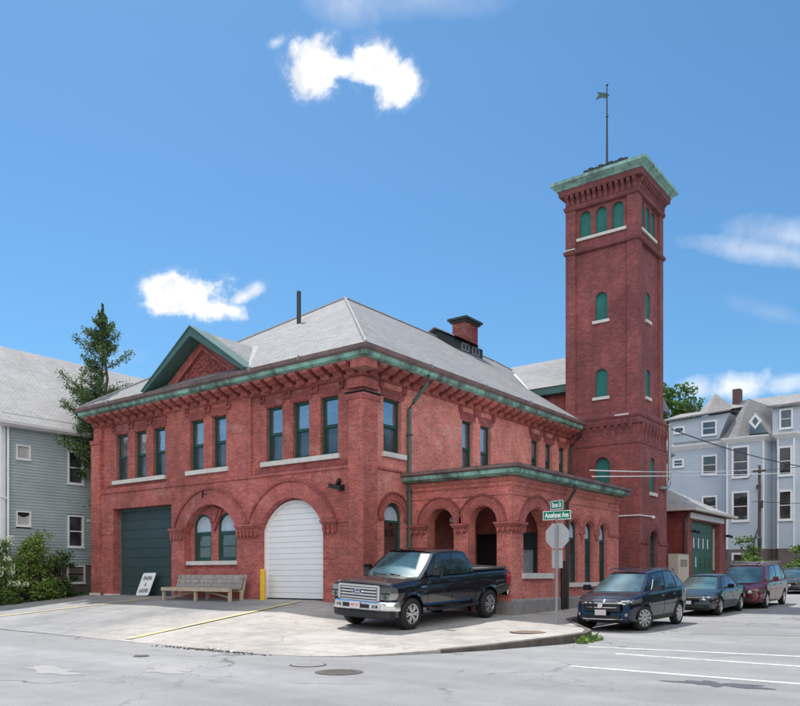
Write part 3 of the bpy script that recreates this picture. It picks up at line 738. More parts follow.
obj('ridge_cap', b, 'ridge', roof)
# front gable
gx, gy, gz, gh, gb = -23.3, 18.16, 10.55, 2.86, 8.66
sl = (zr-ez)/(yr-yf)
b = MB(); yb = yf+(gz-ez)/sl
for s_ in (-1, 1):
    b.quad((gx, gy, gz), (gx+s_*gh, gy, gb), (gx+s_*gh, yf+.15, gb), (gx, yb, gz))
obj('gable_roof', b, 'slate', roof)
# rake boards: thick sloped slabs with soffit
for s_ in (-1, 1):
    b = MB(); d = Vector((s_*gh, 0, gb-gz)).normalized(); nrm = Vector((d.z, 0, -d.x)) if s_ > 0 else Vector((-d.z, 0, d.x))
    if nrm.z > 0: nrm = -nrm
    top0 = Vector((gx, 0, gz+.03)); top1 = Vector((gx+s_*(gh+.06), 0, gb+(-.03)))
    tk = .26
    inner0 = Vector((gx, 0, gz+.03-tk/abs(math.cos(math.atan2(gz-gb, gh))))); inner1 = top1+nrm*tk
    inner1 = Vector((inner1.x, 0, max(inner1.z, 8.60)))
    A = b.verts([(p.x, gy-.03, p.z) for p in (top0, top1, inner1, inner0)]); B = b.verts([(p.x, YF-.02, p.z) for p in (top0, top1, inner1, inner0)])
    b.face(A); b.face(B[::-1])
    for i in range(4): j = (i+1) % 4; b.face([A[i], B[i], B[j], A[j]])
    obj('rake', b, 'rake', roof)
    b = MB(); A = b.verts([(p.x, gy-.06, p.z) for p in (top0+Vector((0, 0, .06)), top1+Vector((0, 0, .06)), top1, top0)]); B = b.verts([(p.x, gy+.3, p.z) for p in (top0+Vector((0, 0, .06)), top1+Vector((0, 0, .06)), top1, top0)])
    b.face(A); b.face(B[::-1])
    for i in range(4): j = (i+1) % 4; b.face([A[i], B[i], B[j], A[j]])
    obj('rake_edge', b, 'rake', roof)
b = MB(); tri = [(gx-gh+.3, 8.62), (gx+gh-.3, 8.62), (gx, gz-.25)]
b.prism(tri, [[(gx-1.55, 8.86), (gx+1.55, 8.86), (gx, 9.92)]], FR(18.72), 0, .12); obj('tympanum', b, 'brick', roof)
b = MB(); b.prism([(gx-1.6, 8.84), (gx+1.6, 8.84), (gx, 9.95)], [], FR(18.72), .10, .14)
rr = random.Random(3)
for i in range(70):
    a = rr.uniform(-1.1, 1.1); hmax = (1-abs(a)/1.5)*.85; c = 8.92+rr.uniform(0, 1)*hmax*.9; s_ = rr.uniform(.05, .10)
    b.lathe([(s_, 0), (s_*.8, .04), (s_*.3, .06)], lambda p_, q_, h_: (gx+a+p_, 18.82-h_, c+q_), 7)
obj('carved_panel', b, 'brick_dark', roof)
b = MB()
for (p, q) in (((gx-1.6, 8.84), (gx+1.6, 8.84)), ((gx+1.6, 8.84), (gx, 9.95)), ((gx, 9.95), (gx-1.6, 8.84))): b.bar((p[0], 18.70, p[1]), (q[0], 18.70, q[1]), .07, .07, (0, 1, 0))
obj('moulding', b, 'terra', roof)
b = MB(); b.quad((gx-gh, yf-.02, 8.64), (gx+gh, yf-.02, 8.64), (gx+gh, 18.75, 8.72), (gx-gh, 18.75, 8.72)); obj('flashing', b, 'patina_tower', roof)
b = MB()
for s_ in (1,):
    b.bar((gx+gh+.03, yf+.2, gb+.03), (gx+.1, yb, gz+.02), .28, .02)
obj('valley_flashing', b, 'ridge', roof)

# ridge vent monitor, chimney, vent pipe
b = MB(); b.prism([(-24.1, 13.0), (-22.05, 13.0), (-22.05, 13.66), (-23.1, 14.22), (-24.1, 13.66)], [], FR(33.45), .1, 2.9); mon = obj('roof_ventilator', b, 'pipe_dark', fh)
b = MB()
for s_ in (-1, 1): b.quad((-23.1, 33.3, 14.36), (-23.1+s_*1.25, 33.3, 13.70), (-23.1+s_*1.25, 36.5, 13.70), (-23.1, 36.5, 14.36)); b.quad((-23.1, 33.3, 14.30), (-23.1+s_*1.25, 33.3, 13.64), (-23.1+s_*1.25, 36.5, 13.64), (-23.1, 36.5, 14.30)); b.quad((-23.1, 33.3, 14.36), (-23.1+s_*1.25, 33.3, 13.70), (-23.1+s_*1.25, 33.3, 13.64), (-23.1, 33.3, 14.30))
obj('roof_sheet', b, 'ridge', mon)
b = MB()
for u in (34.6, 35.6): b.prism(rect(u-.35, u+.35, 13.2, 13.6), [rect(u-.29, u-.03, 13.25, 13.55), rect(u+.03, u+.29, 13.25, 13.55)], SD(-22.05), -.05, .02)
obj('vent_window', b, 'steel', mon)
b = MB(); b.quad((-22.3, 36.5, 13.30), (-21.7, 36.5, 12.92), (-22.3, 38.6, 13.30)); obj('flashing', b, 'pipe_dark', mon)
b = MB(); b.box(-23.0, -22.2, 36.6-1.75, 36.1, 12.9, 14.86); ch = obj('chimney', b, 'brick_dark', fh)
b = MB(); b.box(-23.1, -22.1, 34.75, 36.2, 14.86, 14.97); b.box(-23.2, -22.0, 34.65, 36.3, 14.97, 15.09); obj('cap', b, 'pipe_dark', ch)
b = MB(); b.tube([(-23.3, 23.7, 11.7), (-23.3, 23.7, 13.45)], .09, 10); obj('vent_pipe', b, 'pipe_dark', fh, smooth=True)
# rear cross wing rising from the side slope
b = MB(); wy = 34.25; wz = 10.55
b.box(-19.5, -15.3, wy+.35, wy+.6, 8.6, wz+.1); obj('wing_wall', b, 'brick_dark', fh)
b = MB(); b.box(-19.0, -15.2, wy-.1, wy+.35, wz-.34, wz-.02); obj('wing_fascia', b, 'rake', fh)
b = MB(); b.quad((-18.3, wy-.15, wz), (-15.2, wy-.15, wz), (-15.2, 40.9, 13.8), (-23.2, 40.9, 13.8)); b.quad((-23.2, 40.9, 13.8), (-15.2, 40.9, 13.8), (-15.2, 46, 11), (-23.2, 46, 11)); b.quad((-15.2, wy-.15, wz), (-15.2, 46, 11), (-15.2, 40.9, 13.8)); obj('wing_roof', b, 'slate', fh)
b = MB(); b.bar((-18.25, wy-.1, wz+.06), (-21.0, 37.9, 12.5), .2, .02); obj('flashing', b, 'stone', fh)

# ------------------------------------------------------------------ porch
YP, XP, YE = 21.43, -11.97, 30.0
po = MB(); ZT = 4.66
aA = archpoly(-14.62, .53, .3, 3.27, .53); aB = archpoly(-13.02, .53, .3, 3.27, .53)
po.prism(rect(XM, XP, .2, ZT), [aA, aB], FR(YP), 0, .45)
aC = archpoly(23.12, .93, 1.66, 3.10, .68)
pw = [(25.88, .37), (27.18, .37), (28.48, .37)]
po.prism(rect(YP+.45, YE, .2, ZT), [aC]+[archpoly(c, h, 1.33, 3.18, .37) for c, h in pw], SD(XP), 0, .45)
po.prism(rect(XM, XP-.45, .2, ZT), [], FR(YE), 0, -.3)
# inner cross wall of the loggia
po.prism(rect(XM, XP-.45, .2, ZT), [rect(-15.2, -14.15, .4, 3.1), rect(-13.75, -12.75, .4, 3.1)], FR(24.6), 0, .2)
porch = obj('porch', po, 'brick_porch', fh)
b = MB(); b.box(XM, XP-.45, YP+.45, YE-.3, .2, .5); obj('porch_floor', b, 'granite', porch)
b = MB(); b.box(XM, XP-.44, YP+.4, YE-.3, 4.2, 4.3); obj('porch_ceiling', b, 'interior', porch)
b = MB(); b.box(XM, XP+.07, YP-.07, YP+.001, .1, .84-.06); 
# openings of the arcade stay clear: plinth only under the piers
b = MB()
for x0, x1 in ((XM, -15.15), (-14.09, -13.55), (-12.49, XP+.06)): b.box(x0, x1, YP-.06, YP+.2, .1, .80)
b.box(XP-.1, XP+.06, YP+.201, YE, .1, .80)
obj('foundation', b, 'granite', porch)
b = MB(); b.sweep([(XP, YP+.0), (XP, YE)], [(0, .8), (.06, .8), (.02, .86), (0, .87)]); obj('water_table', b, 'granite', porch)
b = MB(); prof = [(0, 4.36), (.06, 4.42), (.06, 4.5), (.12, 4.56), (.12, 4.66), (0, 4.68)]
b.sweep([(XM, YP), (XP, YP), (XP, YE)], prof); b.sweep([(XM, YP), (XP, YP), (XP, YE)], [(0, 4.10), (.035, 4.12), (.035, 4.18), (0, 4.2)]); obj('frieze', b, 'brick_porch', porch)
b = MB(); prof = [(-.02, 4.66), (.28, 4.68), (.40, 4.74), (.42, 4.86), (-.02, 4.86)]; b.sweep([(XM, YP), (XP, YP), (XP, YE+.1)], prof); obj('cornice', b, 'patina', porch)
b = MB(); prof = [(.0, 4.862), (.44, 4.862), (.50, 4.90), (.50, 4.99), (.0, 5.02)]; b.sweep([(XM, YP), (XP, YP), (XP, YE+.1)], prof); obj('gutter', b, 'copper', porch)
b = MB(); x0, x1, y0, y1 = XM, XP+.48, YP-.48, YE+.45
b.quad((x0, y0, 5.0), (x1, y0, 5.0), (x1-1.7, y0+1.7, 5.22), (x0, y0+1.7, 5.22)); b.quad((x1, y0, 5.0), (x1, y1, 5.0), (x1-1.7, y1-1.2, 5.22), (x1-1.7, y0+1.7, 5.22)); b.quad((x0, y0+1.7, 5.22), (x1-1.7, y0+1.7, 5.22), (x1-1.7, y1-1.2, 5.22), (x0, y1-1.2, 5.22)); b.quad((x0, y1-1.2, 5.22), (x1-1.7, y1-1.2, 5.22), (x1, y1, 5.0), (x0, y1, 5.0))
obj('porch_roof', b, 'stone', porch)
for mp_, cx, cz, r0, r1, aa in ((FR(YP), -14.62, 3.27, .56, .9, None), (FR(YP), -13.02, 3.27, .56, .9, None)):
    b = MB(); b.prism(arcring(cx, cz, r0, r1-.05, zmin=cz+.02), [], mp_, -.03, .02); obj('arch', b, 'terra', porch)
    b = MB(); b.prism(arcring(cx, cz, r1-.05, r1+(.0), zmin=cz+.02), [], mp_, -.06, .02); obj('hood_mould', b, 'brick_dark', porch)
Rr = (.93**2+.68**2)/(2*.68); cz = 3.10+.68-Rr; aa = math.asin(.93/Rr)
b = MB(); b.prism(arcring(23.12, cz, Rr+.03, Rr+.36, a=aa), [], SD(XP), -.03, .02); obj('arch', b, 'terra', porch)
b = MB(); b.prism(arcring(23.12, cz, Rr+.36, Rr+.42, a=aa), [], SD(XP), -.06, .02); obj('hood_mould', b, 'brick_dark', porch)
capital(-15.85, -15.18, YP, 3.27, 2.95, par=porch); capital(-14.07, -13.57, YP, 3.27, 2.95, par=porch); capital(-12.47, XP+.02, YP, 3.27, 2.95, par=porch)
capital(YP+.0, 22.16, XP, 3.27, 2.95, par=porch, sidewall=True)
b = MB()
for u0, u1 in ((24.2, 25.45), (28.92, YE)): b.prism(rect(u0, u1, 3.1, 3.2), [], SD(XP), -.04, .02)
for u0, u1 in ((26.3, 26.76), (27.6, 28.06)): b.prism(rect(u0, u1, 3.1, 3.2), [], SD(XP), -.06, .02); b.prism([(u0+.08, 3.1), (u1-.08, 3.1), ((u0+u1)/2, 2.85)], [], SD(XP), -.05, .02)
for c, h in pw: b.prism(arcring(c, 3.18, .42, .62, zmin=3.2), [], SD(XP), -.04, .02)
obj('string_course', b, 'terra', porch)
b = MB(); b.prism(rect(22.1, 24.15, 1.5, 1.68), [], SD(XP), -.1, .47); obj('sill', b, 'stone', porch)
b = MB(); b.prism(rect(25.35, 29.0, 1.2, 1.35), [], SD(XP), -.1, .2); obj('sill', b, 'stone', porch)
for c, h in pw:
    f = MB(); f.prism(archpoly(c, .37, 1.33, 3.18, .37), [archpoly(c, .31, 1.4, 3.17, .31)], SD(XP), .12, .24)
    f.prism(rect(c-.31, c+.31, 2.85, 2.92), [], SD(XP), .13, .2); f.prism(rect(c-.31, c+.31, 2.1, 2.15), [], SD(XP), .15, .2)
    f.prism(rect(c-.31, c-.25, 1.4, 2.85), [], SD(XP), .15, .2); f.prism(rect(c+.25, c+.31, 1.4, 2.85), [], SD(XP), .15, .2)
    f.prism(archpoly(c, .32, 2.92, 3.17, .31), [], SD(XP), .17, .19)
    obj('window', f, 'green_trim', porch)
    p = MB(); p.prism(rect(c-.32, c+.32, 1.4, 2.88), [], SD(XP), .185, .195); obj('pane', p, 'glass_low', porch)
    p = MB(); p.prism(archpoly(c, .28, 2.95, 3.17, .27), [], SD(XP), .16, .168); obj('fanlight', p, 'glass_fan', porch)
# doors in the loggia
b = MB(); b.box(-15.2, -14.15, 24.66, 24.74, .45, 3.1); obj('door', b, 'black', porch)
b = MB(); b.prism(rect(-13.75, -12.75, .45, 3.1), [rect(-13.6, -12.9, 1.2, 2.5)], FR(24.62), .0, .08); obj('door', b, 'green_door', porch)
b = MB(); b.box(-13.6, -12.9, 24.67, 24.69, 1.2, 2.5); obj('curtained_pane', b, 'glass_fan', porch)
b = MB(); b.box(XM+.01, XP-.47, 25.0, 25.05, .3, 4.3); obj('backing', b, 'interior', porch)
b = MB(); b.box(-14.75, -14.65, 22.6, 22.7, 3.55, 4.2)
for s_ in (-1, 1): b.lathe([(.03, 0), (.09, .06), (.11, .16), (.09, .2)], lambda p_, q_, h_, s_=s_: (-14.7+s_*(.1+h_*.4)+p_, 22.62-h_*.6, 3.55+q_-h_*.3), 12)
obj('floodlight', b, 'white_trim', porch)

# ------------------------------------------------------------------ tower
TX0, TX1, TY0, TY1 = -16.12, -12.68, 34.0, 37.28
t = MB()
fw = [(-15.19, .27, 17.15, 18.10), (-14.42, .27, 17.15, 18.10), (-13.64, .27, 17.15, 18.10), (-14.42, .29, 13.19, 14.19), (-14.42, .29, 9.7, 10.70)]
sw = [(34.80, .26, 17.15, 18.10), (35.48, .26, 17.15, 18.10), (36.16, .26, 17.15, 18.10), (35.50, .29, 13.19, 14.19), (35.50, .29, 9.7, 10.7)]
q = .10
hf = [archpoly(c, h, a, b_, h) for c, h, a, b_ in fw]; hs = [archpoly(c, h, a, b_, h) for c, h, a, b_ in sw]
t.prism(rect(TX0+.02, TX1-.12, 8.9, 19.35), hf, FR(TY0), q, .45)
t.prism(rect(TY0+.45, TY1-.02, 8.9, 19.35), hs, SD(TX1), q, .45)
t.prism(rect(TX0, TX1-.12, 8.9, 19.35), [], FR(TY1-.3), 0, .3-.02); t.prism(rect(TY0+.45, TY1-.3, 8.9, 19.35), [], lambda u, v, d: (TX0+.0+d, u, v), 0, .3)
# corner pilasters and belfry stage trim
for x0, x1, y0, y1 in ((TX0-.01, TX0+.48, TY0, TY0+.48), (TX1-.5, TX1, TY0, TY0+.5), (TX1-.5, TX1, TY1-.5, TY1), (TX0-.01, TX0+.48, TY1-.48, TY1)):
    t.box(x0, x1, y0, y1, 8.9, 19.3)
t.box(TX0+.48, TX1-.5, TY0+.004, TY0+q+.02, 18.56, 19.3); t.box(TX1-q-.02, TX1-.004, TY0+.5, TY1-.5, 18.56, 19.3)
# lower, slightly wider shaft
lo = .12
sF = [archpoly(-14.28, .36, 5.77, 6.55, .36)]; sS = [archpoly(35.5, .33, 5.35, 6.6, .33), archpoly(35.62, .52, .6, 3.1, .52)]
t.prism(rect(TX0-lo, TX1+lo, .1, 8.62), sF, FR(TY0-lo), 0, .4); t.prism(rect(TY0-lo+.4, TY1+lo, .1, 8.62), sS, SD(TX1+lo), 0, .4)
t.prism(rect(TX0-lo, TX1-.3, .1, 8.62), [], FR(TY1+lo), 0, -.3)
tower = obj('tower', t, 'brick_tower', fh); tower['label'] = 'tall square brick hose tower with green arched shutters'
loop = [(TX0, TY0), (TX1, TY0), (TX1, TY1), (TX0, TY1)]
b = MB(); b.sweep(loop, [(-.1, 16.42), (.06, 16.46), (.09, 16.55), (.09, 16.62), (0, 16.66), (-.1, 16.66)], True); b.sweep(loop, [(-.1, 18.44), (.05, 18.5), (.08, 18.6), (.08, 18.68), (-.1, 18.7)], True)
b.sweep(loop, [(-.1, 19.15), (.24, 19.17), (.27, 19.42), (-.1, 19.415)], True)
obj('belt_course', b, 'terra_tower', tower)
b = MB(); b.sweep([(TX0, TY0), (TX0+.48, TY0)], [(0, 16.66), (.12, 16.64), (.12, 16.69), (0, 16.72)]); obj('ledge', b, 'stone', tower)
b = MB(); b.sweep(loop, [(-.15, 8.62), (lo+.03, 8.62), (lo+.05, 8.72), (.02, 8.95), (-.15, 8.95)], True); obj('offset_ledge', b, 'terra_tower', tower)
b = MB(); b.sweep([(TX1-1.0, TY0), (TX1-.35, TY0)], [(lo+.03, 8.715), (lo+.058, 8.70), (lo+.06, 8.75), (lo+.03, 8.77)]); obj('ledge', b, 'stone', tower)
# corbel table under the top cornice
def corb(side, u, z0, z1, w_, o0, o1, X=TX1, Y=TY0):
    b = MB(); pr = [(.0, z0), (o0, z0), (o0+.02, z0+(z1-z0)*.45), (o1, z0+(z1-z0)*.75), (o1, z1), (0, z1)]
    if side: A = b.verts([(X+o, u-w_, z) for o, z in pr]); B = b.verts([(X+o, u+w_, z) for o, z in pr])
    else: A = b.verts([(u-w_, Y-o, z) for o, z in pr]); B = b.verts([(u+w_, Y-o, z) for o, z in pr])
    b.face(A); b.face(B[::-1])
    for i in range(len(pr)): j = (i+1) % len(pr); b.face([A[i], B[i], B[j], A[j]])
    return b
for i in range(13):
    obj('corbel', corb(False, TX0+.12+i*(3.44-.24)/12, 18.7, 19.17, .075, .08, .22), 'terra_tower', tower)
    obj('corbel', corb(True, TY0+.12+i*(3.28-.24)/12, 18.7, 19.17, .072, .08, .22), 'terra_tower', tower)
for i in range(8):
    obj('corbel', corb(False, TX0+.85+i*.33, 7.9, 8.3, .09, .01, .09, Y=TY0-lo), 'terra_tower', tower)
for i in range(8):
    obj('corbel', corb(True, TY0+.12+i*.43, 7.55, 8.3, .12, .02, .12, X=TX1+lo), 'terra_tower', tower)
def orn(nm, f, *a_):
    q_ = MB(); getattr(q_, f)(*a_); return obj(nm, q_, 'terra_tower', tower)
for i in range(9): orn('brick_block', 'box', TX0+.8+i*.32-.05, TX0+.8+i*.32+.05, TY0-lo-.06, TY0-lo+.02, 8.4, 8.52)
orn('string_course', 'sweep', [(TX0+.6, TY0-lo), (TX1+lo, TY0-lo), (TX1+lo, TY1+lo)], [(0, 8.3), (.10, 8.31), (.10, 8.38), (0, 8.4)])
orn('string_course', 'sweep', [(TX0+.6, TY0-lo), (TX1+lo, TY0-lo), (TX1+lo, TY1+lo)], [(0, 7.42), (.03, 7.44), (.03, 7.50), (0, 7.52)])
orn('arch', 'prism', arcring(35.62, 3.1, .58, .85, zmin=3.1), [], SD(TX1+lo), -.04, .02)
orn('impost', 'prism', rect(34.0, 34.95, 3.0, 3.1), [], SD(TX1+lo), -.05, .02); orn('impost', 'prism', rect(36.3, 37.4, 3.0, 3.1), [], SD(TX1+lo), -.05, .02)
orn('arch', 'prism', arcring(-14.28, 6.55, .38, .62, zmin=6.5), [], FR(TY0-lo), -.03, .02)
b = MB(); b.sweep(loop, [(-.3, 19.42), (.30, 19.42), (.36, 19.50), (.50, 19.62), (.54, 19.64), (.54, 19.78), (-.3, 19.80)], True)
b.quad(*[(x, y, 19.79) for x, y in ((TX0-.5, TY0-.5), (TX1+.5, TY0-.5), (TX1+.5, TY1+.5), (TX0-.5, TY1+.5))])
obj('cornice', b, 'patina_tower', tower)
b = MB(); ap = (-14.4, 35.64, 20.25); cs = [(TX0-.5, TY0-.5, 19.80), (TX1+.5, TY0-.5, 19.80), (TX1+.5, TY1+.5, 19.80), (TX0-.5, TY1+.5, 19.80)]
for i in range(4): b.quad(cs[i], cs[(i+1) % 4], ap)
obj('tower_roof', b, 'patina_tower', tower)
# roof cresting, mast and vane
b = MB()
for i in range(9): b.box(-15.6+i*.24, -15.6+i*.24+.20, 34.80, 34.90, 20.28, 20.62+.05*(i % 2))
b.box(-15.62, -13.45, 34.82, 34.88, 20.30, 20.52)
for x in (-15.4, -14.5, -13.7): b.box(x-.03, x+.03, 34.83, 34.87, 19.9, 20.4)
obj('roof_cresting', b, 'pipe_dark', tower)
b = MB(); b.tube([(-14.77, 35.6, 19.9), (-14.77, 35.6, 20.5), (-14.77, 35.6, 20.52), (-14.77, 35.6, 22.5), (-14.77, 35.6, 24.7)], [.13, .12, .06, .045, .025], 8); b.lathe([(.02, 0), (.08, .06), (.02, .12)], lambda p_, q_, h_: (-14.77+p_, 35.6+q_, 23.2+h_), 8); b.lathe([(.02, 0), (.07, .05), (.01, .14)], lambda p_, q_, h_: (-14.77+p_, 35.6+q_, 24.7+h_), 8)
obj('mast', b, 'pipe_dark', tower)
b = MB(); v = [(-.05, 24.38), (-.50, 24.60), (-.40, 24.42), (-.56, 24.26), (-.28, 24.26), (-.05, 24.14), (.12, 24.24)]
b.prism([(-14.77+x, z) for x, z in v], [], FR(35.58), 0, .04); obj('weather_vane', b, 'pipe_green', tower)
# shutters + sills
for (c, h, a, s_) in fw:
    b = MB(); b.prism(archpoly(c, h-.01, a+.02, s_, h-.01), [], FR(TY0), q+.12, q+.17)
    b.prism(archpoly(c, h, a, s_, h), [archpoly(c, h-.05, a+.05, s_, h-.05)], FR(TY0), q+.09, q+.16)
    for du in (-.33, 0, .33): b.box(c+du*h-.006, c+du*h+.006, TY0+q+.112, TY0+q+.121, a+.05, s_+h*.75)
    obj('shutter', b, 'green_shutter', tower)
for (c, h, a, s_) in sw:
    b = MB(); b.prism(archpoly(c, h-.01, a+.02, s_, h-.01), [], SD(TX1), q+.06, q+.11); b.prism(archpoly(c, h, a, s_, h), [archpoly(c, h-.04, a+.05, s_, h-.04)], SD(TX1), q+.04, q+.10); obj('shutter', b, 'green_shutter', tower)
for (u0, u1, z1, side) in ((-15.6, -13.22, 17.15, 0), (-14.82, -14.02, 13.19, 0), (-14.82, -14.02, 9.7, 0), (34.45, 36.5, 17.15, 1), (35.15, 35.8, 13.19, 1), (35.15, 35.8, 9.7, 1)):
    b = MB(); b.prism(rect(u0, u1, z1-.13, z1), [], SD(TX1) if side else FR(TY0), q-.09, q+.14); obj('sill', b, 'stone', tower)
b = MB(); b.prism(archpoly(-14.28, .36, 5.77, 6.55, .36), [], FR(TY0-lo), .16, .2); obj('shutter', b, 'green_shutter', tower)
b = MB(); b.prism(archpoly(35.5, .33, 5.35, 6.6, .33), [], SD(TX1+lo), .08, .12); obj('shutter', b, 'green_shutter', tower)
b = MB(); b.prism(rect(35.05, 35.95, 5.2, 5.35), [], SD(TX1+lo), -.08, .2); obj('sill', b, 'stone', tower)
b = MB(); b.prism(archpoly(35.62, .52, .6, 3.1, .52), [archpoly(35.62, .44, .7, 2.6, .01), archpoly(35.62, .44, 2.72, 3.1, .44)], SD(TX1+lo), .16, .24); obj('door', b, 'green_trim', tower)
b = MB(); b.prism(archpoly(35.62, .46, .65, 3.1, .46), [], SD(TX1+lo), .2, .215); obj('door_pane', b, 'glass_low', tower)
# electrical riser on the tower corner
b = MB(); xx, yy = TX1+.22, 37.5
b.tube([(xx, yy, 8.7), (xx, yy, 6.15), (xx, yy-.1, 5.85), (xx, yy-.45, 5.68), (xx, yy-1.1, 5.66)], .085, 10)
b.tube([(xx, yy, 8.65), (xx, yy, 8.75)], .12, 10); obj('service_riser', b, 'steel', tower, smooth=True)
b = MB(); b.tube([(-15.0, 33.80, 4.22), (TX1+.15, 33.82, 4.24), (TX1+.2, 35.2, 4.24)], .03, 6); b.lathe([(.03, 0), (.1, .05), (.1, .14)], lambda p_, q_, h_: (TX1+.2+p_, 35.3+q_, 4.14+h_), 10); obj('light_arm', b, 'white_trim', tower)

# downpipes
b = MB(); b.tube([(XM+.7, 21.6, 8.3), (XM+.68, 21.6, 8.05), (XM+.2, 21.45, 7.45), (XM+.10, 21.33, 7.2), (XM+.10, 21.33, .75)], .065, 10)
for z in (6.3, 4.4, 2.4): b.box(XM, XM+.2, 21.25, 21.41, z, z+.05)
obj('downpipe', b, 'pipe_green', fh, smooth=True)
b = MB(); b.tube([(XM+.62, 33.8, 8.25), (XM+.6, 33.8, 8.0), (XM+.16, 33.72, 7.5), (XM+.1, 33.7, 5.2)], .06, 10); obj('downpipe', b, 'pipe_dark', fh, smooth=True)
b = MB(); b.tube([(XP+.4, 25.15, 4.7), (XP+.38, 25.15, 4.5), (XP+.12, 25.12, 4.1), (XP+.12, 25.12, .45)], .055, 10)
obj('downpipe', b, 'pipe_dark', porch, smooth=True)
b = MB(); b.tube([(XP+.12, 24.8, 2.1), (XP+.12, 24.8, .45)], .075, 10); obj('drain_pipe', b, 'black', porch, smooth=True)
# floodlight camera on the front
b = MB(); b.box(-16.85, -16.65, 18.9, 19.0, 4.32, 4.5); b.bar((-16.75, 18.95, 4.42), (-16.75, 18.7, 4.40), .05, .05); b.bar((-16.95, 18.62, 4.46), (-16.55, 18.72, 4.36), .16, .14); b.bar((-16.72, 18.72, 4.44), (-16.52, 18.62, 4.62), .12, .12)
obj('floodlight', b, 'black', fh)

# ================================================================== HOUSE ON THE LEFT
hl = thing('clapboard_house', (-36.8, 20, .7), 'grey green clapboard house with light shingled roof behind the conifer', 'house')
HX, HY0, HY1 = -32.6, 15.95, 30.0
b = MB(); zz = 2.06
holes = [(18.78, 19.56, 5.62, 7.10), (18.78, 19.56, 2.83, 4.27), (16.5, 17.12, 6.45, 7.06), (16.5, 17.14, 3.66, 4.30), (23.5, 24.3, 5.6, 7.1), (23.5, 24.3, 2.8, 4.3)]
while zz < 8.3:
    z1 = min(zz+.125, 8.32)
    segs = [(HY0, HY1)]
    for (a, c, p, q) in holes:
        if z1 > p+.01 and zz < q-.01:
            segs = [s for (s0, s1) in segs for s in ((s0, min(s1, a)), (max(s0, c), s1)) if s[1]-s[0] > .01]
    for s0, s1 in segs:
        v = b.verts([(HX+.028, s0, zz), (HX+.006, s0, z1+.008), (HX-.1, s0, z1+.008), (HX-.1, s0, zz), (HX+.028, s1, zz), (HX+.006, s1, z1+.008), (HX-.1, s1, z1+.008), (HX-.1, s1, zz)])
        for f in ((0, 1, 5, 4), (0, 4, 7, 3), (0, 3, 2, 1), (4, 5, 6, 7)): b.face([v[i] for i in f])
    # street gable end
    v = b.verts([(HX, HY0-.028, zz), (HX-8.4, HY0-.028, zz), (HX-8.4, HY0-.006, z1+.008), (HX, HY0-.006, z1+.008), (HX, HY0+.05, zz), (HX-8.4, HY0+.05, zz)])
    b.face([v[i] for i in (0, 1, 2, 3)]); b.face([v[i] for i in (0, 4, 5, 1)])
    zz = z1
b.prism([(HX, 8.3), (HX-8.4, 8.3), (HX-4.2, 12.1)], [], FR(HY0), 0, .1)
obj('siding', b, 'siding', hl)
b = MB(); b.box(HX-8.3, HX-.15, HY0+.1, HY1, 1.8, 8.3); obj('wall_core', b, 'interior', hl)
b = MB(); b.box(HX-8.4, HX-.02, HY0+.02, HY1, .2, 2.05); 
fo = obj('foundation', b, 'foundation', hl)
b = MB(); b.box(HX-8.5, HX+.035, HY0-.07, HY0, 2.06, 8.3) if False else b.box(HX-.08, HX+.05, HY0-.06, HY0+.09, 2.06, 8.1)
obj('corner_board', b, 'white_trim', hl)
b = MB(); b.tube([(HX+.12, HY0+.22, 8.2), (HX+.08, HY0+.2, 7.9), (HX+.08, HY0+.2, 1.1)], .045, 8); b.tube([(HX+.08, HY0+.2, 4.75), (HX+.05, HY0-.5, 4.9)], .035, 6); obj('downpipe', b, 'white_trim', hl)
pk = 12.2; half_ = 4.3
b = MB(); sl2 = (pk-8.30)/4.2
for s_ in (-1, 1):
    x_e = HX-4.2+s_*4.65; z_e = pk-sl2*4.65
    for dz in (0, -.12): b.quad((HX-4.2, HY0-.4, pk+dz), (x_e, HY0-.4, z_e+dz), (x_e, HY1+.4, z_e+dz), (HX-4.2, HY1+.4, pk+dz))
obj('roof', b, 'shingle', hl)
z_e = pk-sl2*4.65
b = MB(); b.box(HX+.02, HX+.45, HY0-.4, HY1+.4, z_e-.16, z_e-.12); b.box(HX+.40, HX+.47, HY0-.42, HY1+.4, z_e-.13, z_e+.02)
b.sweep([(HX+.47, HY0-.4), (HX+.47, HY1)], [(0, z_e-.1), (.1, z_e-.1), (.13, z_e+.02), (0, z_e+.0)]); obj('eave_gutter', b, 'white_trim', hl)
def simple_window(par, mp, a, c, z0, z1, tr=.08, pane='glass_low', rail=True, d=.0, trim='white_trim', head=0):
    f = MB(); f.prism(rect(a-tr, c+tr, z0-tr, z1+tr), [rect(a, c, z0, z1)], mp, -.05, .06)
    f.prism(rect(a-tr-.03, c+tr+.03, z0-tr-.04, z0-tr), [], mp, -.09, .02)
    if rail: f.prism(rect(a, c, (z0+z1)/2-.025, (z0+z1)/2+.025), [], mp, -.0, .05)
    o = obj('window', f, trim, par)
    p = MB(); p.prism(rect(a, c, z0, z1), [], mp, .03, .04); obj('pane', p, pane, o); return o
mpH = SD(HX)
M['blind'] = plain('white_blind', (.42, .41, .41), .8)
simple_window(hl, mpH, 18.86, 19.48, 5.70, 7.02); simple_window(hl, mpH, 18.86, 19.48, 2.91, 4.19)
simple_window(hl, mpH, 16.56, 17.06, 6.51, 7.0, .06, 'blind', False); o = simple_window(hl, mpH, 16.56, 17.08, 3.72, 4.24, .06, 'blind', False)
b = MB(); b.prism([(16.56, 4.24), (17.08, 4.24), (17.08, 4.14), (16.95, 4.08), (16.82, 4.04), (16.68, 4.09), (16.56, 4.16)], [], mpH, .015, .028); obj('dark_gap', b, 'black', o)
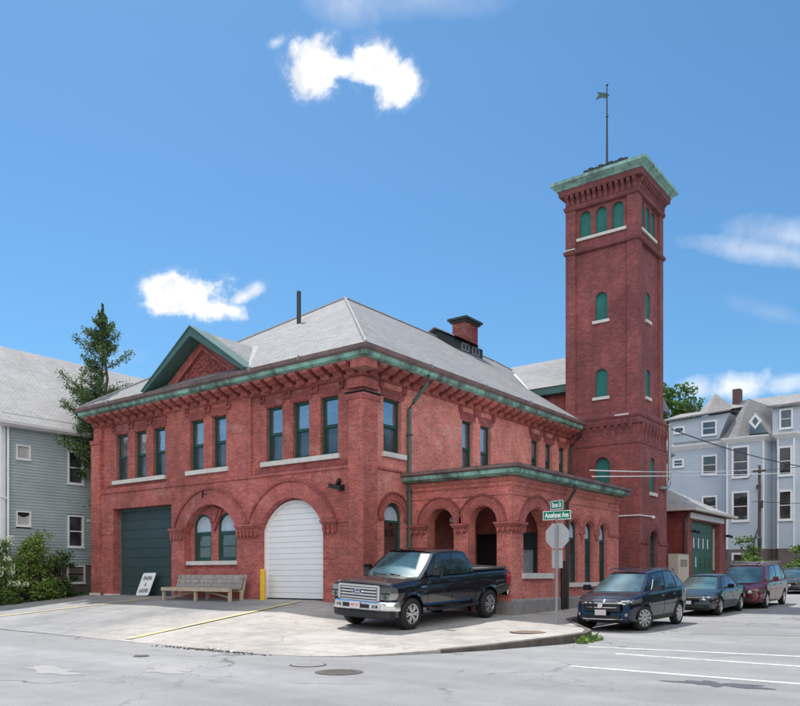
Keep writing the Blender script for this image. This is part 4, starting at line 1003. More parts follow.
simple_window(hl, mpH, 23.6, 24.2, 5.7, 7.0); simple_window(hl, mpH, 23.6, 24.2, 2.9, 4.2)
simple_window(hl, SD(HX-.02), 18.84, 19.56, 1.32, 1.98, .07)
b = MB(); b.box(HX+.0, HX+.06, 19.7, 19.85, 4.0, 4.1); obj('vent_hood', b, 'white_trim', hl)

# ================================================================== BRICK GARAGE BEHIND THE TOWER
ga = thing('brick_garage', (-16, 45.6, .6), 'low brick garage with a big green door and shallow hipped roof behind the tower', 'garage')
GX, GY0, GY1 = -13.0, 42.0, 49.2
w = MB(); dy0, dy1, dz = 42.75, 47.9, 4.55
w.prism(rect(GY0, GY1, .2, 5.02), [rect(dy0, dy1, .3, dz)], SD(GX), 0, .9)
w.prism(rect(-19.5, GX-.9, .2, 5.02), [], FR(GY0), 0, .3); w.prism(rect(-19.5, GX-.9, .2, 5.02), [], FR(GY1-.3), 0, .3)
obj('wall', w, 'brick_tower', ga)
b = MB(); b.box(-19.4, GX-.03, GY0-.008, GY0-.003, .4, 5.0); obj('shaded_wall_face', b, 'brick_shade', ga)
b = MB(); b.box(GX-.40, GX-.33, dy0, dy1, .3, dz)
dd = obj('garage_door', b, 'garage_green', ga)
b = MB()
for i in range(8): b.box(GX-.34, GX-.315, dy0+.04, dy1-.04, .5+i*.5, .5+i*.5+.485)
obj('door_panel', b, 'garage_green', dd)
b = MB(); c_ = MB()
for r_, z in ((0, 3.10), (1, 2.05)):
    for i in range(5):
        y = dy0+.35+i*.85+.35*r_
        (b if (r_ == 0 or i < 2) else c_).box(GX-.32, GX-.305, y, y+.17, z, z+.55)
obj('letter_block', b, 'white_trim', dd); obj('letter_block', c_, 'glass_dark', dd)  # upright blocks standing in for the door's lettering, not glazed panes
b = MB(); b.box(GX-.31, GX-.26, dy1-.30, dy1-.12, 1.9, 4.3); obj('track_guard', b, 'beige', ga)
b = MB(); b.box(GX-.2, GX+.06, 42.35, 48.65, 4.62, 4.92); obj('lintel', b, 'white_trim', ga)
b = MB(); o = .5; z0 = 5.05; x0, x1, y0, y1 = -20, GX+o, GY0-o, GY1+o; ym = (y0+y1)/2; zp = 7.15
b.quad((x1, y0, z0), (x1, y1, z0), (x1-3.9, ym, zp)); b.quad((x0, y0, z0), (x1, y0, z0), (x1-3.9, ym, zp), (x0, ym, zp)); b.quad((x1, y1, z0), (x0, y1, z0), (x0, ym, zp), (x1-3.9, ym, zp)); b.quad((x0, y0, z0-.02), (x1, y0, z0-.02), (x1, y1, z0-.02), (x0, y1, z0-.02))
obj('roof', b, 'shingle', ga)
b = MB(); b.sweep([(x0, y0), (x1, y0), (x1, y1), (x0, y1)], [(-.05, 4.96), (.06, 4.98), (.08, 5.10), (-.03, 5.09)]); obj('gutter', b, 'stone', ga)
b = MB(); b.tube([(GX+.3, GY0-.3, 5.0), (GX-.12, GY0-.1, 4.6), (GX-.12, GY0-.08, .6)], .06, 8); obj('downpipe', b, 'pipe_dark', ga)
for y in (42.5, 48.9):
    b = MB(); b.bar((GX, y, 3.95), (GX+.3, y+.05, 3.9), .1, .1); b.bar((GX+.2, y-.12, 3.92), (GX+.38, y+.16, 3.86), .16, .14); obj('wall_lamp', b, 'black', ga)
# beige cabinet
cb = thing('utility_cabinet', (-12.3, 37.9, .5), 'tall beige utility cabinet standing against the foot of the brick tower', 'cabinet')
b = MB(); b.box(-12.50, -12.06, 37.45, 39.1, .4, 2.62); obj('body', b, 'beige_side', cb)
b = MB(); b.box(-12.065, -12.04, 37.50, 38.26, .55, 2.56); b.box(-12.065, -12.04, 38.29, 39.05, .55, 2.56); obj('door', b, 'beige', cb)
b = MB()
for i in range(4):
    for j in range(2): b.box(-12.04, -12.03, 37.8+j*.52, 37.8+j*.52+.46, 2.02+i*.09, 2.07+i*.09)
obj('louvre', b, 'brown', cb)

# ================================================================== PALE BLUE HOUSE
bh = thing('blue_apartment_house', (-16, 66, 1.5), 'three storey pale blue house with steep grey gables and bay windows beyond the garage', 'house')
BY = 62.0
out = [(-21.5, BY), (-16.4, BY), (-16.0, BY-1.0), (-13.55, BY-1.0), (-13.1, BY-.1), (-12.9, BY-.1), (-12.55, BY-1.0), (-11.55, BY-1.0), (-11.1, BY-.2), (-9.2, BY), (-9.2, BY+11), (-21.5, BY+11)]
b = MB(); zb_, zt = 3.5, 11.55
k = 0; z = zb_
while z < zt:
    z1 = min(z+.16, zt); b.sweep(out, [(.02, z), (.0, z1), (-.05, z1), (-.05, z)], True); z = z1
obj('siding', b, 'siding_blue', bh)
b = MB(); n = len(out)
A = b.verts([(x, y, 1.0) for x, y in out]); B = b.verts([(x, y, 3.5) for x, y in out])
for i in range(n): b.face([A[i], A[(i+1) % n], B[(i+1) % n], B[i]])
obj('foundation', b, 'foundation', bh)
def eavering(zz_, m='white_trim'):
    b = MB(); b.sweep(out, [(.02, zz_-.35), (.10, zz_-.3), (.42, zz_-.06), (.46, zz_+.06), (-.3, zz_+.08)], True); return obj('eave', b, m, bh)
eavering(11.6)
b = MB(); zE = 11.66
def rf(*p): b.quad(*p)
e0 = -22.0; e1 = -8.8; yf_ = BY-.45
rf((e0, yf_, zE), (-8.8, yf_, zE), (-8.8, BY+5.5, 15.7), (-17.2, BY+5.5, 15.7)); rf((e0, yf_, zE), (-17.2, BY+5.5, 15.7), (e0, BY+11.4, zE)); rf((-8.8, BY+5.5, 15.7), (-8.8, BY+11.4, zE), (e0, BY+11.4, zE), (-17.2, BY+5.5, 15.7))
# bay caps
rf((-16.45, BY-.3, zE), (-16.2, BY-1.45, zE), (-13.4, BY-1.45, zE), (-12.8, BY-.3, zE)); rf((-13.1, BY-.3, zE), (-12.75, BY-1.42, zE), (-11.35, BY-1.42, zE), (-10.7, BY-.3, zE))
rf((-19.6, BY+2.8, 14.2), (-18.2, BY+1.2, 14.0), (-18.3, BY+4.2, 16.3)); rf((-18.2, BY+1.2, 14.0), (-16.2, BY+3.4, 14.4), (-18.3, BY+4.2, 16.3))
obj('roof', b, 'shingle_dark', bh)
# pyramid over the bay with a diamond window
b = MB(); t0 = (-14.75, BY-.3, 14.6)
L0, L1, L2 = (-16.5, BY-.6, zE), (-15.2, BY-1.46, zE), (-12.95, BY-1.2, zE)
b.quad(L0, L1, t0); b.quad(L1, L2, t0); b.quad(L0, t0, (-15, BY+4, 14.6)); b.quad(L2, (-14, BY+4, 14.6), t0)
obj('gable_roof', b, 'shingle_dark', bh)
b = MB(); b.prism([(-14.4, 11.75), (-13.15, 11.75), (-14.1, 13.2)], [], FR(BY-1.50), 0, .4); obj('dark_recess', b, 'glass_dark', bh)
b = MB(); b.prism([(-13.95, 12.05), (-13.5, 12.62), (-13.95, 13.2), (-14.4, 12.62)], [[(-13.95, 12.3), (-13.72, 12.62), (-13.95, 12.95), (-14.18, 12.62)]], FR(BY-1.62), 0, .1); o = obj('diamond_window', b, 'white_trim', bh)
b = MB(); b.prism([(-13.95, 12.3), (-13.72, 12.62), (-13.95, 12.95), (-14.18, 12.62)], [], FR(BY-1.58), 0, .04); obj('pane', b, 'glass_dark', o)
# shed dormer on the left and dormer on the right
b = MB(); b.prism([(-20.6, 11.8), (-16.9, 11.8), (-16.1, 13.75), (-20.6, 13.6)], [], FR(BY-.1), 0, 3); obj('dormer_wall', b, 'siding_blue', bh)
b = MB(); b.quad((-21.0, BY-.5, 13.68), (-15.9, BY-.5, 13.95), (-15.9, BY+4.5, 15.1), (-21.0, BY+4.0, 14.9)); b.quad((-21.0, BY-.5, 13.55), (-15.9, BY-.5, 13.83), (-15.9, BY-.5, 13.95), (-21.0, BY-.5, 13.68)); obj('dormer_roof', b, 'shingle_dark', bh)
b = MB(); b.box(-13.0, -11.0, BY-.75, BY+3, 11.75, 13.6); obj('dormer_wall', b, 'siding_blue', bh)
b = MB(); b.quad((-13.3, BY-1.1, 13.62), (-11.0, BY-1.1, 13.8), (-10.7, BY+1, 13.9), (-10.7, BY+4, 15.2), (-13.6, BY+4, 15.2)); b.box(-13.3, -10.9, BY-1.1, BY-1.0, 13.55, 13.72); obj('dormer_roof', b, 'shingle_dark', bh)
mB = FR(BY-.07); mB1 = FR(BY-1.07); mB2 = FR(BY-.17); mB3 = FR(BY-.82)
for (mp, a, c, z0, z1) in ((mB, -18.0, -17.1, 9.35, 10.6), (mB, -18.0, -17.1, 6.15, 7.5), (mB, -20.2, -19.6, 10.1, 10.5), (mB, -20.3, -19.6, 6.9, 7.3), (mB, -18.0, -17.1, 2.9+.9, 4.6),
                           (mB1, -15.55, -14.6, 8.85, 10.9), (mB1, -15.55, -14.6, 5.65, 7.6), (mB1, -15.55, -14.6, 1.9, 3.1),
                           (mB1, -12.45, -11.75, 8.75, 10.6), (mB1, -12.45, -11.75, 5.6, 7.5)):
    simple_window(bh, mp, a, c, z0, z1, .14, 'glass_dark')
simple_window(bh, mB2, -18.0, -17.1, 12.3, 13.2, .13, 'glass_low'); simple_window(bh, mB2, -20.1, -19.5, 12.7, 13.0, .13, 'glass_dark', False); simple_window(bh, mB3, -12.4, -11.75, 12.1, 13.3, .12, 'glass_low')
b = MB(); b.box(-17.2, -16.6, BY+5, BY+5.7, 14.9, 16.6); obj('chimney', b, 'chimney_b', bh)
b = MB()
for x, y in ((-16.02, BY-1.02), (-13.53, BY-1.02), (-12.57, BY-1.02), (-11.53, BY-1.02)): b.box(x-.06, x+.06, y-.03, y+.05, 3.5, 11.3)
obj('corner_board', b, 'white_trim', bh)
b = MB(); b.box(-18.35, -18.3, BY-2.0, BY-1.95, 13.7, 14.9); obj('vent_pipe', b, 'black', bh)
# darker neighbouring house with porches at the right edge
nh = thing('porch_house', (-6, 74, 1.6), 'brown house with stacked porches partly seen at the right edge', 'house')
b = MB(); b.box(-10.6, -3.6, 73, 82, 1.5, 12.3); obj('wall', b, 'brick_shade', nh)
b = MB()
for z in (3.6, 6.5, 9.4, 12.1): b.box(-11.0, -3.2, 71.2, 73, z, z+.25)
obj('porch_deck', b, 'white_trim', nh)
for x in (-10.8, -8.4, -6.0, -3.6): b = MB(); b.box(x-.08, x+.08, 71.3, 71.45, 1.6, 12.2); obj('porch_post', b, 'white_trim', nh)
b = MB(); b.quad((-11.2, 71, 12.4), (-3, 71, 12.4), (-3, 77, 15.2), (-11.2, 77, 15.2)); b.quad((-11.2, 83, 12.4), (-3, 83, 12.4), (-3, 77, 15.2), (-11.2, 77, 15.2)); obj('roof', b, 'shingle_dark', nh)
# stone retaining wall in front of the blue house
b = MB(); rq = random.Random(5)
for j in range(5):
    x = -19.5
    while x < -8.2:
        l = rq.uniform(.35, .8); b.box(x+.01, x+l-.01, 57.6-rq.uniform(0, .06), 58.0, 1.0+j*.33, 1.0+j*.33+.31); x += l
single('stone_wall', b, 'foundation', 'rough stone retaining wall below the pale blue house', 'wall')

# ================================================================== STREET FURNITURE
sp = thing('street_sign_post', (-9.75, 20.0, plaza_z(-9.75, 20.0)), 'steel post with green street name blades and the back of a stop sign', 'street sign')
px, py, pz0 = -9.75, 20.0, plaza_z(-9.75, 20.0)
b = MB(); b.prism([(px-.035, py-.02), (px+.035, py-.02), (px+.035, py-.005), (px+.015, py+.02), (px-.015, py+.02), (px-.035, py-.005)], [], lambda u, v, d: (u, v, pz0-.1+d), 0, 2.86); obj('pole', b, 'steel', sp)
zc = 2.62+.0
def octo(r): return [(r*math.cos(math.pi/8+i*math.pi/4), r*math.sin(math.pi/8+i*math.pi/4)) for i in range(8)]
ra = .375/math.cos(math.pi/8)*.93
b = MB(); b.prism([(px+u, 2.70+v) for u, v in octo(ra)], [], FR(py+.03), 0, .004); o = obj('stop_sign', b, 'signback', sp)
b = MB(); b.prism([(px+u, 2.70+v) for u, v in octo(ra*.97)], [], FR(py+.036), 0, .002); obj('sign_face', b, 'sign_red', o)
obj('lettering', text_bm('STOP', .27, lambda u, v, d: (px-u, py+.039+d, 2.70+v), .002), 'sign_white', o)
b = MB(); b.box(px-.16, px+.16, py+.03, py+.035, 1.81, 2.31); o = obj('lower_plate', b, 'signback', sp)
b = MB(); b.box(px-.03, px+.03, py-.03, py+.03, 3.08, 3.20); obj('bracket', b, 'rust', sp)
def blade(L, H, zc_, rot, txt, size, sx):
    c_, s_ = math.cos(rot), math.sin(rot)
    def mp(u, v, d): return (px+u*c_-(-d)*s_*-1, py+u*s_+d*c_, zc_+v)
    def mpf(u, v, d): return (px+u*c_+d*s_, py+u*s_-d*c_, zc_+v)      # d>0 towards viewer side
    b = MB(); b.prism(rect(-L/2, L/2, -H/2, H/2), [], mpf, -.006, .006); o = obj('name_blade', b, 'sign_green', sp)
    b = MB(); b.prism(rect(-L/2, L/2, -H/2, H/2), [rect(-L/2+.018, L/2-.018, -H/2+.018, H/2-.018)], mpf, .0065, .009); b.prism(rect(-L/2, L/2, -H/2, H/2), [rect(-L/2+.018, L/2-.018, -H/2+.018, H/2-.018)], mpf, -.009, -.0065); obj('border', b, 'sign_white', o)
    obj('lettering', text_bm(txt, size, lambda u, v, d: mpf(u, v, .007+d), .002, sx=sx, bold=.008), 'sign_white', o)
    obj('lettering', text_bm(txt, size, lambda u, v, d: mpf(-u, v, -.007-d), .002, sx=sx, bold=.008), 'sign_white', o)
blade(.84, .25, 3.27, R(0), 'Acushnet Ave', .19, .66)
blade(.52, .25, 3.55, R(-22), 'Bonn St', .19, .62)
# bench
bn = thing('wooden_bench', (-22.85, 18.35, .72), 'long weathered bench with pale timber legs against the firehouse front', 'bench')
def bz(y): return plaza_z(-22.8, y)
bx0, bx1, by0, by1 = -24.75, -20.98, 18.0, 18.82
b = MB()
for i in range(4): b.box(bx0, bx1, by0+i*.125, by0+i*.125+.115, 1.13, 1.17)
obj('seat', b, 'wood_grey', bn)
b = MB(); b.box(bx0-.02, bx1+.02, by0-.045, by0-.003, 1.04, 1.165); b.box(bx0+.02, bx1-.02, by0+.46, by0+.5, 1.03, 1.125); obj('seat_rail', b, 'wood_new', bn)
for i in range(3):
    b = MB(); b.bar((bx0+.25, by0+.56+i*.05, 1.24+i*.155), (bx1-.05, by0+.56+i*.05, 1.24+i*.155), .035, .145); obj('back_slat', b, 'wood_grey', bn)
for x in (bx0+.05, (bx0+bx1)/2, bx1-.05):
    b = MB(); b.box(x-.05, x+.05, by0-.0, by0+.09, bz(by0)-.03, 1.125); obj('leg', b, 'wood_new', bn)
    b = MB(); b.box(x-.05, x+.05, by0+.52, by0+.61, bz(by0+.5)-.03, 1.10); obj('leg', b, 'wood_new', bn)
    b = MB(); b.bar((x, by0+.62, 1.0), (x, by0+.76, 1.62), .05, .09, (1, 0, 0)); obj('back_post', b, 'wood_grey', bn)
for x0, x1 in (((bx0+.3), (bx0+bx1)/2-.1), (bx1-.3, (bx0+bx1)/2+.1)):
    b = MB(); b.bar((x0, by0+.3, .82), (x1, by0+.3, 1.06), .04, .07); obj('brace', b, 'wood_new', bn)
# bollard
bz0 = plaza_z(-20.4, 18.8)
b = MB(); b.lathe([(.105, -.05), (.105, 1.0), (.095, 1.03), (.05, 1.06)], lambda p_, q_, h_: (-20.24+p_, 18.83+q_, bz0+h_), 20)
single('bollard', b, 'yellow', 'yellow steel bollard beside the white arched door', 'bollard', smooth=False)
# ENGINE & LADDER board leaning on the green door
sg = thing('painted_sign', (-27.35, 19.0, .77), 'white painted board lettered ENGINE & LADDER leaning on the dark green door', 'sign')
sx0, sz0, W_, H_ = -27.35, .80, .84, .92
import math as _m
tilt = R(14)
def smp(u, v, d):  # board coordinates: u right, v up, d toward viewer ; sheared by resting skew
    uu = u*math.cos(R(-4))+v*math.sin(R(14)); vv = v*math.cos(R(12))
    return (sx0+uu, 18.92+v*math.sin(tilt)-d*math.cos(tilt), sz0+vv+u*.02+d*math.sin(tilt))
def rrect(x0, x1, z0, z1, r, n=5):
    pts = []
    for cx, cz, a0 in ((x1-r, z0+r, -90), (x1-r, z1-r, 0), (x0+r, z1-r, 90), (x0+r, z0+r, 180)):
        pts += [(cx+r*math.cos(R(a0+90*i/n)), cz+r*math.sin(R(a0+90*i/n))) for i in range(n+1)]
    return pts
b = MB(); b.prism(rrect(-W_/2, W_/2, 0, H_, .07), [], smp, -.02, 0); obj('board', b, 'white', sg)
for s_, z in (('ENGINE', .70), ('&', .45), ('LADDER', .19)):
    obj('lettering', text_bm(s_, .215 if s_ != '&' else .2, lambda u, v, d, z=z: smp(u, z+v, .002+d), .003, sx=.74, bold=.004), 'black', sg)

# white litter by the kerbside edge
b = MB(); rq = random.Random(2)
for i in range(14):
    c = Vector((-13.25+rq.gauss(0, .22), 10.98+rq.gauss(0, .05), .02)); s_ = rq.uniform(.05, .12)
    v = b.verts([c+Vector((rq.uniform(-s_, s_), rq.uniform(-s_, s_), rq.uniform(0, .07))) for _ in range(4)]); b.face(v)
single('litter', b, 'white', 'crumpled white litter at the foot of the apron', 'litter')

# ================================================================== VEGETATION
def leafcloud(b, rnd, c, r, n, s, up=.4, shell=.5):
    for _ in range(n):
        d = Vector((rnd.gauss(0, 1), rnd.gauss(0, 1), rnd.gauss(0, 1))).normalized(); q = (shell+(1-shell)*rnd.random()) if rnd.random() < .8 else rnd.random()
        leafquad(b, (c[0]+d.x*r[0]*q, c[1]+d.y*r[1]*q, c[2]+d.z*r[2]*q), s*rnd.uniform(.6, 1.4), rnd, up)
def branch(b, p0, p1, r0, r1, rnd, n=4):
    p0 = Vector(p0); p1 = Vector(p1); pts = [p0.lerp(p1, i/n)+Vector((rnd.gauss(0, .02), rnd.gauss(0, .02), rnd.gauss(0, .015)))*(p1-p0).length*(0 < i < n) for i in range(n+1)]
    b.tube(pts, [r0+(r1-r0)*i/n for i in range(n+1)], 7); return pts
M['leaf_mid'] = leaf_mat('mixed_shrub_foliage', (.07, .14, .028), (.17, .28, .05), (.36, .40, .11))
# conifer
def conifer(x, y, z0, H, label):
    rnd = random.Random(21); t = thing('conifer_tree', (x, y, z0), label, 'tree')
    tb = MB(); branch(tb, (x, y, z0), (x+.12, y, z0+H-.4), .17, .03, rnd, 8)
    lb = MB()
    for i in range(84):
        f = rnd.random()**.8; z = z0+5.4+(H-5.8)*f; a = rnd.uniform(0, 6.283)
        if z < 9.2 and math.cos(a) > .1: a = math.pi-a
        L = (.25+1.85*(1-f)**.7)*rnd.choice([.5, .75, .95, 1.15]); 
        if f > .93: L = .22
        lift = rnd.uniform(.25, .75)*L
        e_ = Vector((x+L*math.cos(a), y+L*math.sin(a), z+lift)); s0 = Vector((x+.1*f, y, z)); tb.tube([s0, s0.lerp(e_, .5)+Vector((0, 0, -.05)), e_], [.03, .02, .01], 5)
        n = int(5*L)+3
        for k in range(n):
            u = .25+.8*k/n; c = s0.lerp(e_, u); rr_ = .10+.17*(1-abs(u-.65))*min(1, L)
            leafcloud(lb, rnd, c, (rr_, rr_, rr_*1.3), int(30+36*rr_), .045, .3, .2)
    for k in range(26):
        f = k/25; leafcloud(lb, rnd, (x+.11, y, z0+H-2.4+2.4*f), (.26*(1-f)+.05, .26*(1-f)+.05, .16), 34, .045, .5, .1)
    # lighter lower mass on the left
    for k in range(26):
        c = (x-.75+rnd.gauss(0, .45), y-.1+rnd.gauss(0, .4), z0+7.4+rnd.gauss(0, 1.1)); leafcloud(lb2, rnd, c, (.32, .32, .26), 85, .06, .5, .2)
    obj('trunk', tb, 'bark', t); obj('crown', lb, 'conifer', t); obj('lower_foliage', lb2, 'leaf', t)
lb2 = MB(); conifer(-31.45, 19.7, .7, 12.75, 'slim ragged conifer rising between the clapboard house and the firehouse')
def tree(name, x, y, z0, H, cr, label, mat, seed, nb=26, leaf=.11, per=150, group=None):
    rnd = random.Random(seed); t = thing(name, (x, y, z0), label, 'tree', group)
    tb = MB(); top = branch(tb, (x, y, z0), (x+rnd.uniform(-.3, .3), y, z0+H*.62), H*.024, H*.012, rnd, 5)
    lb = MB()
    for i in range(nb):
        d = Vector((rnd.gauss(0, 1), rnd.gauss(0, 1), rnd.gauss(0, .8))).normalized(); q = rnd.uniform(.45, .95)
        c = Vector((x+d.x*cr[0]*q, y+d.y*cr[1]*q, z0+H-cr[2]+d.z*cr[2]*q)); st = Vector(top[rnd.randint(2, 5)])
        tb.tube([st, st.lerp(c, .5)+Vector((0, 0, .15)), c], [.07*H/10, .045*H/10, .02], 5)
        r = rnd.uniform(.22, .42)*min(cr)
        leafcloud(lb, rnd, c, (r*1.2, r*1.2, r*.8), per, leaf, .5, .35)
    obj('trunk', tb, 'bark', t); obj('crown', lb, mat, t); return t
tree('broadleaf_tree', -23.9, 71, 1.8, 17.3, (2.7, 2.7, 3.2), 'bright leafy tree showing between the tower and the blue house', 'leaf_tree', 4, 34, .2, 170)
# far trees across the side street (outside the frame, give reflections in the windows)
tree('broadleaf_tree', 4.5, 45, .5, 13, (4.5, 4.5, 4), 'leafy street tree standing across the side street', 'leaf_tree', 8, 26, .24, 90)
def bush(name, cx, cy, r, h, label, mat, seed, n=30, per=110, leaf=.06, flowers=0, grp=None):
    rnd = random.Random(seed); z0 = plaza_z(cx, cy); t = thing(name, (cx, cy, z0), label, 'bush' if name != 'leafy_plant' else 'plant', grp)
    tb = MB(); lb = MB(); fb = MB()
    for i in range(n):
        a = rnd.uniform(0, 6.283); q = rnd.random()**.5; zz_ = rnd.uniform(.08, .9)*h; k = (1-.45*(zz_/h))
        c = Vector((cx+math.cos(a)*r[0]*q*k, cy+math.sin(a)*r[1]*q*k, z0+zz_)); tb.tube([(cx+rnd.gauss(0, .1), cy+rnd.gauss(0, .1), z0-.02), c], [.025, .01], 5)
        rr_ = rnd.uniform(.2, .36)*h/2.2; leafcloud(lb, rnd, c, (rr_*1.15, rr_*1.15, rr_*.8), per, leaf, .5, .3)
    for i in range(flowers):
        a = rnd.uniform(0, 6.283); zz_ = rnd.uniform(.35, .98)*h; c = (cx+math.cos(a)*r[0]*(1-.3*zz_/h), cy+math.sin(a)*r[1]*.9, z0+zz_); leafcloud(fb, rnd, c, (.15, .15, .13), 60, .035, .3, .7)
    obj('stems', tb, 'bark', t); obj('foliage', lb, mat, t)
    if flowers: obj('blossom', fb, 'flower', t)
    else: fb.bm.free()
    return t
bush('garden_bush', -31.75, 16.85, (.8, 1.2), 3.05, 'tall dark green bush against the clapboard house wall', 'leaf_mid', 31, 62, 130, .055)
bush('garden_bush', -31.45, 17.9, (.6, .7), 2.1, 'smaller brown-green bush nearer the firehouse', 'leaf', 33, 26, 110, .05)
bush('flowering_bush', -31.7, 15.25, (.75, .6), 2.9, 'bush with cream blossom at the left edge', 'leaf_bright', 35, 30, 100, .06, flowers=40)
bush('flowering_bush', -31.4, 15.9, (.45, .4), .95, 'low bright bush with a few pale flowers at the pavement edge', 'leaf_bright', 37, 14, 80, .045, flowers=5)
bush('leafy_plant', -11.9, 50.8, (1.0, .8), 2.1, 'bright green shrub just beyond the brick garage', 'leaf_bright', 41, 18, 90, .09)
bush('leafy_plant', -10.0, 53.5, (1.1, .8), 2.7, 'tall bright plant at the right edge beyond the minivan', 'leaf_bright', 43, 20, 90, .1)
bush('leafy_plant', -13.4, 55.6, (1.2, .6), 3.2, 'pale creeper on the stone wall by the garage', 'leaf_tree', 45, 20, 80, .1)
lv = MB(); rnd = random.Random(77)
for i in range(900): 
    x = rnd.uniform(-32.5, -31.1); y = rnd.uniform(15.6, 20.5); leafquad(lv, (x, y, plaza_z(x, y)+.03+abs(rnd.gauss(0, .04))), .05, rnd, 1.2)
o = obj('ground_cover', lv, 'leaf'); tag(o, 'low weeds and fallen leaves on the soil strip beside the driveway', 'ground cover', kind='stuff')
ivy = MB()
for i in range(260): leafquad(ivy, (-32.45+rnd.gauss(0, .12), 20.6+rnd.gauss(0, .35), 4.9+rnd.gauss(0, .16)), .06, rnd)
o = obj('creeper', ivy, 'leaf'); tag(o, 'tuft of green creeper on the clapboard wall beside the firehouse corner', 'creeper', kind='stuff')

# tree belts across both streets, outside the frame: added only for windows and car bodies to mirror
tbm = MB(); rnd = random.Random(91)
belt = [(5.5+rnd.gauss(0, .8), 8+i*1.9, rnd.uniform(4.5, 8.5)) for i in range(28)]+[(-48+i*2.1, -9+rnd.gauss(0, .8), rnd.uniform(4.5, 8)) for i in range(26)]
core = MB()
for (x, y, h) in belt:
    leafcloud(tbm, rnd, (x, y, h*.55), (1.7, 1.7, h*.5), 170, .42, .4, .6)
    core.lathe([(1.1, .0), (1.35, h*.35), (1.2, h*.7), (.4, h*.95)], lambda a, c, z: (x+a, y+c, z), 9)
o = obj('mirror_trees', tbm, 'leaf'); tag(o, 'unseen belt of trees on the far pavements, added for reflections', 'trees', kind='stuff')
o2 = obj('mirror_trees', core, 'leaf'); tag(o2, 'dark inner mass of the unseen tree belt added for reflections', 'trees', kind='stuff')

# ================================================================== WIRES AND POLES
def wire(p0, p1, sag, r, m, label, n=14):
    p0 = Vector(p0); p1 = Vector(p1); b = MB(); b.tube([p0.lerp(p1, i/n)-Vector((0, 0, sag*4*(i/n)*(1-i/n))) for i in range(n+1)], r, 5)
    single('overhead_wire', b, m, label, 'wire', 'overhead wires along the side street')
wire((-12.45, 37.5, 8.55), (-8.5, 58, 8.4), .35, .028, 'wire_black', 'thick black service cable falling right from the tower corner')
wire((-8.5, 58, 8.4), (12, 80, 12), .3, .028, 'wire_black', 'continuation of the black service cable beyond the utility pole')
wire((-11.55, 26.3, 5.32), (-12.9, 57, 8.75), .12, .02, 'wire_white', 'upper pale cable passing in front of the tower to the utility pole')
wire((-11.55, 26.5, 5.12), (-8.0, 57, 8.3), .1, .02, 'wire_white', 'long level cable crossing the tower and the blue house')
wire((-13.4, 57, 8.6), (8, 66, 11.5), .3, .02, 'wire_black', 'cable from the top of the utility pole running right')
wire((-13.4, 57, 6.6), (8, 62, 6.2), .4, .02, 'wire_black', 'lower cable from the utility pole running right')
wire((-13.4, 57, 8.4), (-14.9, 60.9, 8.6), .1, .02, 'wire_black', 'short cable from the utility pole to the blue house')
up = thing('utility_pole', (-12.9, 57, 1.3), 'thin dark utility pole standing in front of the blue house', 'utility pole')
b = MB(); b.tube([(-12.9, 57, 1.0), (-12.9, 57, 9.0)], [.12, .085], 10); obj('pole', b, 'bark', up)
b = MB(); b.box(-13.3, -12.5, 56.9, 57.0, 8.55, 8.68); obj('crossarm', b, 'bark', up)
b = MB(); b.lathe([(.11, 0), (.13, .06), (.13, .5), (.08, .56)], lambda p_, q_, h_: (-12.75+p_, 56.8+q_, 6.1+h_), 10); b.lathe([(.11, 0), (.13, .06), (.13, .5), (.08, .56)], lambda p_, q_, h_: (-12.85+p_, 56.8+q_, 3.6+h_), 10); obj('transformer', b, 'pipe_dark', up)
b = MB(); b.tube([(-14.15, 60.8, 3.2), (-14.1, 60.8, 4.2), (-13.75, 60.8, 5.2), (-13.7, 60.8, 8.2)], .045, 6); b.box(-13.95, -13.65, 60.7, 60.8, 7.8, 8.1); obj('meter_conduit', b, 'pipe_dark', bh)
#@@CARS@@

# ================================================================== VEHICLES
def interp(tab, x):
    if x <= tab[0][0]: return tab[0][1]
    for (a, va), (b_, vb) in zip(tab, tab[1:]):
        if x <= b_:
            t = (x-a)/(b_-a); t = t*t*(3-2*t) if True else t
            return va+(vb-va)*t
    return tab[-1][1]
class Car:
    """local frame: +x is the tail, nose at x=0, y to the driver's side sign, z up from the ground"""
    def __init__(s, spec): s.__dict__.update(spec)
    def sec(s, x):
        W = interp(s.width, x); zb_ = interp(s.bot, x); zt = interp(s.top, x); h = zt-zb_; sh = s.shoulder
        return [(0, zb_), (W*.80, zb_), (W*.915, zb_+.03), (W*.942, zb_+.12*h+.02), (W*.974, zb_+.32*h), (W*.998, zb_+.52*h), (W*.985, zt-sh*1.25), (W*.965, zt-sh*.6), (W*.93, zt-sh*.22), (W*.86, zt-.01), (W*.6, zt+s.crown*.6), (W*.3, zt+s.crown*.9), (0, zt+s.crown)]
    def side(s, x, z):
        q = s.sec(x)[2:10]
        for (y0, z0), (y1, z1) in zip(q, q[1:]):
            if z <= z1: return y0+(y1-y0)*max(0, (z-z0)/(z1-z0+1e-6))
        return q[-1][0]
    def body(s):
        b = MB(); n = s.n; xs_ = s.xs; rings = []
        for x in xs_:
            q = s.sec(x); pts = [(x, y, z) for y, z in q]+[(x, -y, z) for y, z in q[-2:0:-1]]
            rings.append(b.verts([(x+s.bow(x, p[1]), p[1], p[2]) for p in pts]))
        k = len(rings[0])
        for A, B in zip(rings, rings[1:]):
            for j in range(k): b.face([A[j], A[(j+1) % k], B[(j+1) % k], B[j]])
        b.face(rings[0][::-1]); b.face(rings[-1]); return b
    def bow(s, x, y):
        W = s.W/2; k = s.bowf*max(0, 1-x/.9) if x < .9 else -s.bowr*max(0, (x-(s.L-.7))/.7)
        return k*(abs(y)/W)**2.4
